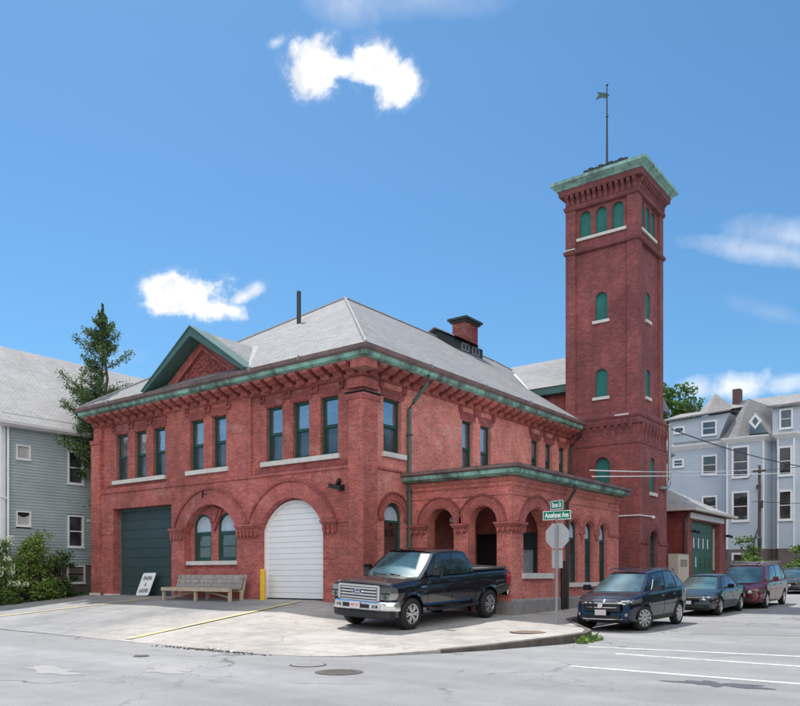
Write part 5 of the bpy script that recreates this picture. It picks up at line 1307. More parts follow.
def patch(b, fn, u0, u1, v0, v1, nu, nv, closed=True, edge=.012):
    """grid patch on a surface function fn(u, v, off) -> point"""
    A = [[b.bm.verts.new(fn(u0+(u1-u0)*i/nu, v0+(v1-v0)*j/nv, 0)) for j in range(nv+1)] for i in range(nu+1)]
    for i in range(nu):
        for j in range(nv): b.face([A[i][j], A[i+1][j], A[i+1][j+1], A[i][j+1]])
    if closed:
        rim = [A[i][0] for i in range(nu+1)]+[A[nu][j] for j in range(1, nv+1)]+[A[i][nv] for i in range(nu-1, -1, -1)]+[A[0][j] for j in range(nv-1, 0, -1)]
        idx = [(i, 0) for i in range(nu+1)]+[(nu, j) for j in range(1, nv+1)]+[(i, nv) for i in range(nu-1, -1, -1)]+[(0, j) for j in range(nv-1, 0, -1)]
        low = [b.bm.verts.new(fn(u0+(u1-u0)*i/nu, v0+(v1-v0)*j/nv, -edge)) for i, j in idx]
        for k in range(len(rim)): b.face([rim[k], rim[(k+1) % len(rim)], low[(k+1) % len(rim)], low[k]])
def wheel(par, x, y, r, wdt, side, spokes=6, steer=0., rimf=.62):
    o = bpy.data.objects.new('wheel', None); COL.objects.link(o); o.parent = par; o.location = (x, y, r); o.rotation_euler = (0, 0, steer); BASE[o.name] = Vector((0, 0, 0))
    s_ = side
    mp = lambda p_, q_, h_: (p_, s_*(h_), q_)
    b = MB(); rr = r; w2 = wdt/2
    b.lathe([(rr*rimf, -w2+.01), (rr*.88, -w2), (rr*.97, -w2+.025), (rr, -w2+.05), (rr, w2-.05), (rr*.97, w2-.02), (rr*.88, w2), (rr*rimf*1.04, w2-.008), (rr*rimf, w2-.03)], mp, 40, False)
    obj('tyre', b, 'tyre', o, smooth=True, local=True, angle=50)
    b = MB(); R0 = rr*rimf*1.02
    b.lathe([(R0, w2-.006), (R0*.93, w2-.010), (R0*.90, w2-.03), (R0*.94, w2-.03), (R0, w2-.02)], mp, 36, False)
    for k in range(spokes):
        a = 2*math.pi*k/spokes
        for da in ((-.16, .16) if spokes < 7 else (-.09, .09)):
            c0, s0 = math.cos(a+da*.6), math.sin(a+da*.6); c1, s1 = math.cos(a+da), math.sin(a+da)
            p0 = Vector((R0*.16*c0, s_*(w2-.025), R0*.16*s0)); p1 = Vector((R0*.93*c1, s_*(w2-.018), R0*.93*s1))
            b.bar(p0, p1, R0*.15, .03, (0, s_, 0))
    b.lathe([(R0*.27, w2-.05), (R0*.27, w2-.012), (R0*.2, w2-.004), (.001, w2-.004)], mp, 18)
    obj('rim', b, 'alloy', o, smooth=True, local=True, angle=30)
    b = MB(); b.lathe([(R0*.95, w2-.035), (R0*.9, w2-.10), (.001, w2-.10)], mp, 30); obj('wheel_well_disc', b, 'plastic', o, local=True)
    b = MB(); b.lathe([(R0*.62, w2-.098), (R0*.62, w2-.085), (.001, w2-.085)], mp, 24); obj('brake_disc', b, 'iron', o, local=True)
    return o
def cutwells(o, car, m='plastic'):
    b = MB()
    for ax in car.axles:
        for s_ in (-1, 1):
            y0 = s_*(car.W/2+.3); y1 = s_*(car.W/2-.34); ra_ = car.r*car.archk; n = 28
            A = b.verts([(ax+ra_*math.cos(2*math.pi*k/n), y0, car.r*car.archz+ra_*math.sin(2*math.pi*k/n)) for k in range(n)])
            B = b.verts([(ax+ra_*math.cos(2*math.pi*k/n), y1, car.r*car.archz+ra_*math.sin(2*math.pi*k/n)) for k in range(n)])
            b.face(A); b.face(B[::-1])
            for k in range(n): b.face([A[k], B[k], B[(k+1) % n], A[(k+1) % n]])
    bmesh.ops.recalc_face_normals(b.bm, faces=b.bm.faces)
    me = bpy.data.meshes.new('wheel_well_cutter'); b.bm.to_mesh(me); b.bm.free(); c = bpy.data.objects.new('wheel_well_cutter', me); COL.objects.link(c); me.materials.append(M[m])
    me2 = o.data; me2.materials.append(M[m])
    md = o.modifiers.new('cut', 'BOOLEAN'); md.object = c; md.operation = 'DIFFERENCE'; md.solver = 'EXACT'
    try: md.material_mode = 'TRANSFER'
    except Exception: pass
    bpy.context.view_layer.update(); dg = bpy.context.evaluated_depsgraph_get()
    new = bpy.data.meshes.new_from_object(o.evaluated_get(dg)); o.modifiers.remove(md); o.data = new
    new.name = o.name; bpy.data.objects.remove(c)
    try: new.set_sharp_from_angle(angle=R(38))
    except Exception: pass
def place(t, x, y, heading, wb, track, ax0, zf):
    """put the empty (nose at local x=0, tail +x) so that the wheels rest on zf"""
    d = Vector((math.cos(heading), math.sin(heading))); n = Vector((-d.y, d.x))
    def g(a, s_): p = Vector((x, y))+d*a+n*s_; return Vector((p.x, p.y, zf(p.x, p.y)))
    f0, f1, r0, r1 = g(ax0, -track/2), g(ax0, track/2), g(ax0+wb, -track/2), g(ax0+wb, track/2)
    X_ = ((r0+r1)/2-(f0+f1)/2).normalized(); Y_ = ((f1+r1)/2-(f0+r0)/2).normalized(); Z_ = X_.cross(Y_).normalized(); Y_ = Z_.cross(X_)
    o = (f0+f1)/2-X_*ax0
    t.matrix_world = Matrix(((X_.x, Y_.x, Z_.x, o.x), (X_.y, Y_.y, Z_.y, o.y), (X_.z, Y_.z, Z_.z, o.z), (0, 0, 0, 1)))

def greenhouse(car, par, paint):
    """cabin: glass volume with roof and pillars over it.  tables: base x0,x3 / roof x1,x2"""
    gx0, gx1, gx2, gx3 = car.gx; wb_, wr = car.gw; zr0, zr1, zr2 = car.gz
    belt = lambda x: interp(car.top, x)-.015
    def roofz(x):
        t = (x-gx1)/(gx2-gx1); return (zr0*(1-t)+zr2*t)+ (zr1-(zr0+zr2)/2)*4*t*(1-t)
    N = 16
    def base(u): return gx0+(gx3-gx0)*u
    def roofx(u): return gx1+(gx2-gx1)*u
    def sidept(u, v, off):           # u 0..1 along, v 0..1 up, right/left chosen by sgn
        xb, xr_ = base(u), roofx(u); zb0 = belt(xb); zt = roofz(xr_)-.03
        taper = 1-.10*abs(2*u-1)**3*car.planf
        y = (wb_*(1-v)+wr*v)*taper+ .05*4*v*(1-v)*.6
        return (xb+(xr_-xb)*v, y+off, zb0+(zt-zb0)*v)
    # glass shell
    b = MB()
    def shell(b, off, roofoff):
        cols = []
        for i in range(N+1):
            u = i/N; col = [sidept(u, v/5, off) for v in range(6)]; top = col[-1]; xr_ = roofx(u); zt = roofz(xr_)
            col += [(top[0], top[1]*.93, zt-.012+roofoff), (top[0], top[1]*.75, zt+.004+roofoff), (top[0], top[1]*.4, zt+.018+roofoff), (top[0], 0, zt+.024+roofoff)]
            full = col+[(p[0], -p[1], p[2]) for p in col[-2::-1]]
            cols.append(full)
        return cols
    cols = shell(b, 0, 0); V = [b.verts(c) for c in cols]; k = len(V[0])
    for A, B in zip(V, V[1:]):
        for j in range(k-1): b.face([A[j], A[j+1], B[j+1], B[j]])
    # windscreen and rear window, curved in plan
    def endface(b, col, bow, off, vlo=0., vhi=1., ylim=1., ny=12, nv=8):
        P = []
        for j in range(nv+1):
            v = vlo+(vhi-vlo)*j/nv; p = sidept(0 if bow < 0 else 1, v, 0); row = []
            for i in range(-ny, ny+1):
                s_ = i/ny*ylim; row.append((p[0]+bow*(1-s_*s_)*(1-.35*v)+off*(-1 if bow < 0 else 1), p[1]*s_, p[2]+.020*(1-s_*s_)*v+off*.3))
            P.append(b.verts(row))
        for A, B in zip(P, P[1:]):
            for i in range(len(A)-1): b.face([A[i], A[i+1], B[i+1], B[i]])
        return P
    endface(b, 0, -car.gbow[0], 0); endface(b, 0, car.gbow[1], 0)
    body = obj('cabin', b, paint, par, smooth=True, local=True, angle=40)
    # glass panes proud of the shell
    b = MB(); endface(b, 0, -car.gbow[0], .007, .03, .95, .90); obj('windscreen', b, 'windscreen', par, smooth=True, local=True)
    b = MB(); endface(b, 0, car.gbow[1], .007, .10, .92, .86); obj('rear_window', b, 'car_glass', par, smooth=True, local=True)
    for s_ in (-1, 1):
        b = MB(); 
        def fn(u, v, off): p = sidept(u, v, .002+off); return (p[0], s_*p[1], p[2])
        patch(b, fn, car.panes[0][0]-.012, car.panes[-1][1]+.012, .03, .96, 14, 5, edge=.001)
        obj('window_surround', b, 'plastic', par, smooth=True, local=True)
        for (u0, u1) in car.panes:
            b = MB()
            def fn2(u, v, off): p = sidept(u, v, .006+off); return (p[0], s_*p[1], p[2])
            patch(b, fn2, u0, u1, .06, .91, 8, 5, edge=.003); obj('side_window', b, 'car_glass', par, smooth=True, local=True)
    return sidept, roofz
def doors(car, par, paint, segs, z0, z1, handles=True, hz=.12, seam='plastic'):
    for s_ in (-1, 1):
        for (x0, x1) in segs:
            def mk(off): 
                def fn(x, t, o_):
                    zz0 = interp(car.bot, x)+z0; zz1 = interp(car.top, x)-z1; z = zz0+(zz1-zz0)*t
                    return (x, s_*(car.side(x, z)+off+o_), z)
                return fn
            b = MB(); patch(b, mk(.0025), x0-.008, x1+.008, -.012, 1.012, 14, 10, edge=.004); sm_ = obj('door_seam', b, seam, par, smooth=True, local=True)
            b = MB(); patch(b, mk(.006), x0, x1, 0, 1, 14, 10, edge=.004); d = obj('door', b, paint, par, smooth=True, local=True)
            if handles:
                zt = interp(car.top, x1)-z1-hz; y = car.side(x1-.18, zt)
                b = MB(); b.bar((x1-.30, s_*(y+.035), zt), (x1-.09, s_*(y+.035), zt+.004), .022, .03); obj('handle', b, 'chrome' if car.chromeh else paint, d, local=True)
def mirror(car, par, x, z, paint):
    for s_ in (-1, 1):
        y = car.side(x, min(z-.12, interp(car.top, x)-.08)); b = MB()
        b.bar((x, s_*(y-.05), z-.04), (x+.02, s_*(y+.10), z), .06, .05)
        c = Vector((x+.02, s_*(y+.20), z+.04)); 
        for i in range(1): b.box(c.x-.07, c.x+.06, c.y-.11, c.y+.11, c.z-.09*car.mk, c.z+.09*car.mk)
        bmesh.ops.bevel(b.bm, geom=list(b.bm.edges), offset=.018, segments=2, affect='EDGES')
        o = obj('mirror', b, paint, par, smooth=True, local=True)
def shadowpan(car, par):
    b = MB(); b.box(.45, car.L-.45, -car.W/2+.28, car.W/2-.28, interp(car.bot, 2)-.02, interp(car.bot, 2)+.1); obj('underbody', b, 'plastic', par, local=True)
def plate(par, x, y, z, w=.31, h=.16, rot=0, txt=None):
    b = MB(); b.box(x-.012, x, y-w/2, y+w/2, z-h/2, z+h/2); o = obj('licence_plate', b, 'plate', par, local=True); return o
def mkxs(*segs):
    out = []
    for a, b_, n in segs: out += [a+(b_-a)*i/n for i in range(n)]
    out.append(segs[-1][1]); return out

# ---- black pickup
def pickup():
    t = thing('pickup_truck', (0, 0, 0), 'shiny black crew cab pickup with chrome grille parked on the apron', 'pickup truck')
    c = Car(dict(L=5.85, W=2.0, n=0, r=.405, axles=(.93, 4.68), archk=1.20, archz=1.02, shoulder=.16, crown=.03, bowf=.10, bowr=.03, chromeh=True, mk=1.4, planf=.3,
        xs=mkxs((0.04, .2, 5), (.2, 1.5, 16), (1.5, 3.9, 20), (3.9, 5.6, 16), (5.6, 5.8, 4)),
        width=[(0, .93), (.15, .965), (.6, .985), (1.2, .995), (5.5, .995), (5.8, .985)], bot=[(0, .70), (.3, .62), (.5, .50), (5.0, .50), (5.3, .60), (5.8, .66)],
        top=[(0, 1.12), (.05, 1.16), (.25, 1.215), (.9, 1.265), (1.35, 1.295), (1.6, 1.325), (3.85, 1.335), (3.95, 1.36), (5.8, 1.37)],
        gx=(1.38, 2.12, 3.62, 3.90), gw=(.93, .76), gz=(1.91, 1.975, 1.925), gbow=(.13, .03), panes=((.13, .50), (.53, .90))))
    o = obj('body', c.body(), 'p_black', t, smooth=True, local=True, angle=38); cutwells(o, c)
    greenhouse(c, t, 'p_black'); doors(c, t, 'p_black', ((1.62, 2.72), (2.75, 3.72)), .05, .05, hz=.20); mirror(c, t, 1.75, 1.36, 'p_black'); shadowpan(c, t)
    for x in c.axles:
        for s_ in (-1, 1): wheel(t, x, s_*.86, .405, .27, s_, 6)
    # grille
    def nose(y): return .035+c.bow(.04, y)*1.0
    def curved(b, y0, y1, z0, z1, fwd, th=.05, n=10):
        for i in range(n):
            a = y0+(y1-y0)*i/n; e_ = y0+(y1-y0)*(i+1)/n; xa, xe = nose(a)-fwd, nose(e_)-fwd
            v = b.verts([(xa, a, z0), (xe, e_, z0), (xe, e_, z1), (xa, a, z1), (xa+th, a, z0), (xe+th, e_, z0), (xe+th, e_, z1), (xa+th, a, z1)])
            for f in ((0, 1, 2, 3), (3, 2, 6, 7), (4, 7, 6, 5), (0, 4, 5, 1)): b.face([v[q] for q in f])
            if i == 0: b.face([v[q] for q in (0, 3, 7, 4)])
            if i == n-1: b.face([v[q] for q in (1, 5, 6, 2)])
    b = MB(); curved(b, -.60, .60, .76, 1.12, .02); g_ = obj('grille', b, 'plastic', t, local=True)
    b = MB()
    for z in (.80, .875, .95, 1.025): curved(b, -.57, .57, z, z+.042, .055, .03)
    curved(b, -.64, .64, 1.085, 1.14, .06, .06); curved(b, -.58, .58, .735, .775, .06, .05); curved(b, -.66, -.59, .76, 1.12, .06, .06, 2); curved(b, .59, .66, .76, 1.12, .06, .06, 2)
    obj('grille_bar', b, 'chrome', g_, local=True)
    b = MB(); b.prism([(.15*math.cos(a*math.pi/12), .958+.062*math.sin(a*math.pi/12)) for a in range(24)], [], lambda u, v, d: (-.022-d, u, v), 0, .02); e_ = obj('emblem', b, 'chrome', t, local=True)
    b = MB(); b.prism([(.136*math.cos(a*math.pi/12), .958+.05*math.sin(a*math.pi/12)) for a in range(24)], [], lambda u, v, d: (-.0425-d, u, v), 0, .003); obj('emblem_face', b, 'emblem_blue', e_, local=True)
    obj('lettering', text_bm('Ford', .085, lambda u, v, d: (-.0465-d, -u, .958+v), .002, bold=.002), 'sign_white', e_, local=True)
    # headlights wrap the corner
    for s_ in (-1, 1):
        b = MB(); pts = []
        for j, z in enumerate((.80, .88, .96, 1.04, 1.10)):
            row = []
            for k_, yy in enumerate((.67, .76, .85, .92)): row.append((nose(yy)-.035+.01*j*.3, s_*yy, z))
            for xx in (.16, .26, .34 if 1 <= j <= 3 else .28): row.append((xx, s_*(c.side(xx, z)+.012), z))
            pts.append(b.verts(row))
        for A, B in zip(pts, pts[1:]):
            for k_ in range(len(A)-1): b.face([A[k_], A[k_+1], B[k_+1], B[k_]])
        h_ = obj('headlight', b, 'lens', t, smooth=True, local=True)
        b = MB(); b.box(-.0, .16, s_*.70-.0 if s_ > 0 else -.92, .92 if s_ > 0 else -.70, .925, .965); 
        for v in b.bm.verts: v.co.x = nose(v.co.y)-.04+(.02 if v.co.x > .1 else 0)
        obj('lamp_divider', b, 'plastic', h_, local=True)
        b = MB(); b.lathe([(.055, 0), (.055, .02), (.03, .03)], lambda p_, q_, h2: (nose(.80)-.03-h2, s_*.80+p_, .86+q_), 16); obj('projector', b, 'car_glass', h_, local=True)
        # fender flare
        for ax in c.axles:
            b = MB(); n = 18; prev = None
            for k_ in range(n+1):
                a = math.pi*(-.04+1.08*k_/n); x1, z1 = ax+.485*math.cos(a), .413+.485*math.sin(a); x2, z2 = ax+.56*math.cos(a), .413+.545*math.sin(a)
                ya = c.side(x1, max(z1, .55)); y2 = c.side(x2, max(z2, .55))
                cur = b.verts([(x1, s_*(ya-.05), z1), (x1, s_*(ya+.028), z1), (x2, s_*(y2+.004), z2)])
                if prev: b.face([prev[0], prev[1], cur[1], cur[0]]); b.face([prev[1], prev[2], cur[2], cur[1]])
                prev = cur
            obj('wheel_arch', b, 'p_black', t, smooth=True, local=True)
        b = MB(); b.tube([(1.55, s_*1.0, .50), (1.62, s_*1.03, .47), (3.9, s_*1.03, .47), (3.98, s_*1.0, .50)], .045, 10); st = obj('running_board', b, 'plastic', t, smooth=True, local=True)
        b = MB(); b.box(1.66, 3.86, s_*1.03-.05, s_*1.03+.05, .505, .525); obj('step_pad', b, 'chrome', st, local=True)
        b = MB(); b.box(5.60, 5.80, s_*.90, s_*1.0, .95, 1.28) if s_ > 0 else b.box(5.60, 5.80, -1.0, -.90, .95, 1.28)
        for v in b.bm.verts: v.co.y *= 1.004
        obj('tail_lamp', b, 'lens_red', t, local=True)
    # front bumper chrome with dark centre and valance
    def nb(y, f=.0): return -.11+.12*(abs(y)/1.0)**2+.22*(abs(y)/1.0)**8-f
    def bump(b, z0, z1, y0, y1, f, th=.12, n=16, cham=.03):
        P = []
        for i in range(n+1):
            y = y0+(y1-y0)*i/n; x = nb(y, f); P.append(b.verts([(x+cham, y, z0), (x, y, z0+cham), (x, y, z1-cham), (x+cham, y, z1), (x+th, y, z1), (x+th, y, z0)]))
        for A, B in zip(P, P[1:]):
            for j in range(6): b.face([A[j], A[(j+1) % 6], B[(j+1) % 6], B[j]])
        b.face(P[0]); b.face(P[-1][::-1])
    b = MB(); bump(b, .52, .74, -.99, .99, 0, .22); fb = obj('front_bumper', b, 'chrome', t, smooth=True, local=True)
    b = MB(); bump(b, .555, .70, -.42, .42, .008, .03); obj('bumper_insert', b, 'plastic', fb, local=True)
    b = MB(); bump(b, .32, .52, -.90, .90, -.04, .2); obj('air_dam', b, 'plastic', t, smooth=True, local=True)
    for s_ in (-1, 1):
        b = MB(); bump(b, .57, .68, s_*.58-.07, s_*.58+.07, .008, .03); obj('fog_lamp_bezel', b, 'plastic', fb, local=True)
        b = MB(); b.lathe([(.038, 0), (.03, .012)], lambda p_, q_, h2, s_=s_: (nb(.58)-.01-h2, s_*.58+p_, .625+q_), 14); obj('fog_lamp', b, 'lens', fb, local=True)
    b = MB(); b.box(nb(0)-.03, nb(0)-.012, -.16, .16, .56, .72); pl = obj('licence_plate', b, 'plate', t, local=True)
    obj('lettering', text_bm('4EX 193', .085, lambda u, v, d: (nb(0)-.031-d, -u, .64+v), .002, sx=.8), 'sign_red', pl, local=True)
    # bed cover and rear bumper, bed gap
    b = MB(); b.box(3.98, 5.76, -.90, .90, 1.375, 1.43); bmesh.ops.bevel(b.bm, geom=list(b.bm.edges), offset=.015, segments=2, affect='EDGES'); obj('bed_cover', b, 'bedcover', t, smooth=True, local=True)
    b = MB(); q = c.sec(3.93); pts = [(3.925, y*1.004, z) for y, z in q[2:10]]; 
    for s_ in (-1, 1):
        for (p, r_) in zip(pts, pts[1:]): b.quad((p[0], s_*(p[1]+.003), p[2]), (p[0]+.022, s_*(p[1]+.003), p[2]), (r_[0]+.022, s_*(r_[1]+.003), r_[2]), (r_[0], s_*(r_[1]+.003), r_[2]))
    obj('bed_gap', b, 'plastic', t, local=True)
    b = MB(); b.box(5.78, 5.88, -.95, .95, .58, .76); bmesh.ops.bevel(b.bm, geom=list(b.bm.edges), offset=.03, segments=2, affect='EDGES'); obj('rear_bumper', b, 'chrome', t, smooth=True, local=True)
    b = MB()
    for y in (-.35, .1):
        b.bar((1.23, y, 1.325), (1.36, y+.55, 1.36), .025, .012)
    obj('wiper', b, 'plastic', t, local=True)
    for s_ in (-1, 1):
        b = MB(); 
        def fn(u, v, off): return (u, s_*(c.side(u, v)+.008+off), v)
        patch(b, fn, 1.30, 1.52, 1.04, 1.09, 3, 1, edge=.004); obj('fender_vent', b, 'chrome', t, local=True)
    place(t, -13.02, 15.36, R(90), 3.75, 1.72, .93, plaza_z); t.matrix_world = t.matrix_world @ Matrix.Scale(1.03, 4)
    return t
M['emblem_blue'] = plain('emblem_blue', (.01, .05, .22), .3)
M['bedcover'] = plain('grey_bed_cover', (.10, .10, .10), .6)
pickup()

def fascia(car, par, mp_side, rows, m, name, n=14, off=.01, yl=.8):
    pass
def endpatch(car, par, name, m, y0, y1, z0, z1, off=.012, front=True, ny=12, nz=4, zc=None, parent=None):
    """patch hugging the nose (or tail) of the lofted body, following its bow; rows interpolate the ring at given z"""
    b = MB()
    xs_ = car.xs if front else car.xs[::-1]
    def xat(y, z):
        for x in xs_:      # first station from the end whose section contains (y,z)
            q = car.sec(x)
            if z < q[0][1] or z > q[-1][1]: continue
            # half width at this z
            hw = 0
            for (ya, za), (yb_, zb2) in zip(q[1:], q[2:]):
                if min(za, zb2) <= z <= max(za, zb2)+1e-6: hw = ya+(yb_-ya)*((z-za)/(zb2-za+1e-9)); break
            if hw >= abs(y): return x+car.bow(x, y)
        return xs_[0]+car.bow(xs_[0], y)
    sg = -1 if front else 1
    A = [[b.bm.verts.new((xat(y0+(y1-y0)*i/ny, z0+(z1-z0)*j/nz)+sg*off, y0+(y1-y0)*i/ny, z0+(z1-z0)*j/nz)) for j in range(nz+1)] for i in range(ny+1)]
    for i in range(ny):
        for j in range(nz): b.face([A[i][j], A[i+1][j], A[i+1][j+1], A[i][j+1]])
    idx = [(i, 0) for i in range(ny+1)]+[(ny, j) for j in range(1, nz+1)]+[(i, nz) for i in range(ny-1, -1, -1)]+[(0, j) for j in range(nz-1, 0, -1)]
    rim = [A[i][j] for i, j in idx]; low = [b.bm.verts.new(v.co-Vector((sg*(off+.02), 0, 0))) for v in rim]
    for k in range(len(rim)): b.face([rim[k], rim[(k+1) % len(rim)], low[(k+1) % len(rim)], low[k]])
    return obj(name, b, m, parent or par, smooth=True, local=True, angle=40)
def wraplamp(car, par, x0, x1, z0, z1, m, name='headlight', yin=.45, off=.012, dz=.05):
    """lamp wrapping from the nose around the corner: built along the plan outline of the body"""
    out = []
    for s_ in (-1, 1):
        b = MB(); rows = []
        for j in range(4):
            z = z0+(z1-z0)*j/3; row = []
            for k_ in range(13):
                f = k_/12; x = x0+(x1-x0)*f*f
                zz = z+dz*f; y = car.side(x, zz)
                if f < .3: y = y*(yin+(1-yin)*f/.3)
                row.append((x+car.bow(x, y)-off*(1-f), s_*(y+off*f), zz))
            rows.append(b.verts(row))
        for A, B in zip(rows, rows[1:]):
            for k_ in range(12): b.face([A[k_], A[k_+1], B[k_+1], B[k_]])
        out.append(obj(name, b, m, par, smooth=True, local=True))
    return out
def cladding(car, par, m, z1=.13):
    for s_ in (-1, 1):
        b = MB()
        def fn(x, t_, o_): zz0 = interp(car.bot, x)+.0; z = zz0+.02+z1*t_; return (x, s_*(car.side(x, z)+.012+o_), z)
        patch(b, fn, car.axles[0]+car.r*1.12, car.axles[1]-car.r*1.12, 0, 1, 14, 3, edge=.02); obj('sill_cladding', b, m, par, smooth=True, local=True)
        for ax in car.axles:
            b = MB(); n = 20; prev = None; r0 = car.r*car.archk-.01; zc_ = car.r*car.archz
            for k_ in range(n+1):
                a = math.pi*(-.02+1.04*k_/n); x1, z1_ = ax+r0*math.cos(a), zc_+r0*math.sin(a); x2, z2 = ax+(r0+.055)*math.cos(a), zc_+(r0+.055)*math.sin(a)
                lim = interp(car.bot, ax)+.05; ya = car.side(x1, max(z1_, lim)); y2 = car.side(x2, max(z2, lim))
                cur = b.verts([(x1, s_*(ya-.05), z1_), (x1, s_*(ya+.014), z1_), (x2, s_*(y2+.010), z2), (x2, s_*(y2-.004), z2)])
                if prev:
                    for q in range(3): b.face([prev[q], prev[q+1], cur[q+1], cur[q]])
                prev = cur
            obj('wheel_arch', b, m, par, smooth=True, local=True)
SUV = Car(dict(L=4.58, W=1.84, n=0, r=.350, axles=(.90, 3.56), archk=1.13, archz=1.0, shoulder=.10, crown=.03, bowf=.26, bowr=.12, chromeh=False, mk=.9, planf=1.,
    xs=mkxs((0., .3, 8), (.3, 1.2, 12), (1.2, 4.0, 22), (4.0, 4.55, 8)),
    width=[(0, .76), (.12, .82), (.5, .895), (1.0, .918), (3.8, .918), (4.3, .88), (4.55, .80)], bot=[(0, .34), (.15, .26), (.6, .23), (3.9, .24), (4.3, .30), (4.55, .40)],
    top=[(0, .80), (.10, .88), (.3, .955), (.8, 1.03), (1.15, 1.08), (1.5, 1.08), (3.0, 1.12), (4.3, 1.17), (4.55, 1.10)],
    gx=(1.06, 1.92, 4.08, 4.44), gw=(.85, .63), gz=(1.575, 1.68, 1.585), gbow=(.20, .08), panes=((.13, .40), (.43, .70), (.73, .90))))
def suv():
    t = thing('suv_car', (0, 0, 0), 'glossy dark blue SUV with one front wheel turned, nearest of the kerbside cars', 'car', 'cars parked along the side street'); c = SUV; P_ = 'p_navy'
    o = obj('body', c.body(), P_, t, smooth=True, local=True, angle=38); cutwells(o, c)
    greenhouse(c, t, P_); doors(c, t, P_, ((1.28, 2.30), (2.33, 3.22)), .14, .05); mirror(c, t, 1.45, 1.12, P_); shadowpan(c, t); cladding(c, t, 'plastic')
    for i, x in enumerate(c.axles):
        for s_ in (-1, 1): wheel(t, x, s_*.80, .350, .22, s_, 5 if False else 10, steer=R(-22) if i == 0 else 0, rimf=.68)
    wraplamp(c, t, .02, .62, .74, .85, 'lens', yin=.62)
    gr = endpatch(c, t, 'grille', 'plastic', -.52, .52, .56, .80, .012)
    endpatch(c, t, 'grille_bar', 'chrome', -.58, .58, .775, .81, .03, nz=2, parent=gr); endpatch(c, t, 'grille_bar', 'chrome', -.44, .44, .66, .68, .022, nz=1, parent=gr)
    b = MB(); b.lathe([(.075, 0), (.07, .015)], lambda p_, q_, h_: (-.045-h_, p_, .72+q_), 20); obj('emblem', b, 'chrome', t, local=True)
    endpatch(c, t, 'lower_intake', 'plastic', -.50, .50, .36, .46, .008)
    endpatch(c, t, 'skid_trim', 'chrome', -.68, .68, .325, .36, .016, nz=2)
    for s_ in (-1, 1):
        b = MB(); b.lathe([(.05, 0), (.04, .015)], lambda p_, q_, h_: (.10-h_, s_*.68+p_, .47+q_), 14); obj('fog_lamp', b, 'lens', t, local=True)
    b = MB(); b.box(-.04, -.02, -.16, .16, .46, .61); obj('licence_plate', b, 'plate', t, local=True)
    wl = wraplamp(c, t, 4.50, 4.05, .92, 1.06, 'lens_red', 'tail_lamp', yin=.7, dz=.02)
    for s_ in (-1, 1): b = MB(); b.tube([(2.0, s_*.60, 1.66), (2.1, s_*.61, 1.71), (3.8, s_*.61, 1.69), (3.95, s_*.60, 1.62)], .018, 6); obj('roof_rail', b, P_, t, local=True)
    place(t, -8.70, 20.55, R(90-1.5), 2.66, 1.6, .90, road_z); return t
suv()
SED = Car(dict(L=4.80, W=1.78, n=0, r=.315, axles=(.95, 3.66), archk=1.13, archz=1.0, shoulder=.09, crown=.03, bowf=.22, bowr=.12, chromeh=False, mk=.8, planf=1.,
    xs=mkxs((0., .3, 8), (.3, 1.2, 12), (1.2, 4.2, 22), (4.2, 4.78, 8)),
    width=[(0, .74), (.12, .80), (.5, .865), (1.0, .89), (3.9, .89), (4.4, .86), (4.78, .78)], bot=[(0, .30), (.15, .22), (.6, .20), (4.0, .20), (4.5, .26), (4.78, .34)],
    top=[(0, .62), (.10, .68), (.35, .745), (.9, .84), (1.25, .90), (1.6, .915), (3.5, .96), (4.0, .985), (4.6, .97), (4.78, .90)],
    gx=(1.18, 2.0, 3.25, 3.98), gw=(.80, .57), gz=(1.335, 1.405, 1.35), gbow=(.18, .10), panes=((.12, .48), (.51, .84))))
def sedan(paint, label, x, y, hd=90, grp='cars parked along the side street'):
    t = thing('sedan_car', (0, 0, 0), label, 'car', grp); c = SED; P_ = paint
    o = obj('body', c.body(), P_, t, smooth=True, local=True, angle=38); cutwells(o, c)
    greenhouse(c, t, P_); doors(c, t, P_, ((1.40, 2.42), (2.45, 3.30)), .12, .04); mirror(c, t, 1.52, .97, P_); shadowpan(c, t)
    for x_ in c.axles:
        for s_ in (-1, 1): wheel(t, x_, s_*.775, .315, .2, s_, 7, rimf=.64)
    wraplamp(c, t, .03, .55, .55, .67, 'lens', yin=.55)
    gr = endpatch(c, t, 'grille', 'plastic', -.36, .36, .55, .66, .012); endpatch(c, t, 'grille_bar', 'chrome', -.36, .36, .60, .615, .02, nz=1, parent=gr)
    b = MB(); b.prism([(-.05, .57), (-.035, .57), (-.03, .60), (.03, .60), (.035, .57), (.05, .57), (.045, .65), (.03, .65), (.03, .615), (-.03, .615), (-.03, .65), (-.045, .65)], [], lambda u, v, d: (-.025-d, u, v), 0, .01); obj('emblem', b, 'chrome', t, local=True)
    endpatch(c, t, 'lower_intake', 'plastic', -.55, .55, .30, .42, .008); b = MB(); b.box(-.03, -.015, -.16, .16, .42, .54); obj('licence_plate', b, 'plate', t, local=True)
    for s_ in (-1, 1):
        b = MB()
        def fn(x1, z, off): return (x1, s_*(c.side(x1, z)+.012+off), z)
        patch(b, fn, 1.33, 3.28, .47, .51, 10, 1, edge=.01); obj('side_trim', b, P_, t, local=True)
    wraplamp(c, t, 4.74, 4.35, .72, .86, 'lens_red', 'tail_lamp', yin=.6, dz=.0)
    place(t, x, y, R(hd), 2.71, 1.55, .95, road_z); return t
sedan('p_sedan', 'dark low sedan between the blue SUV and the maroon minivan', -8.55, 27.5)
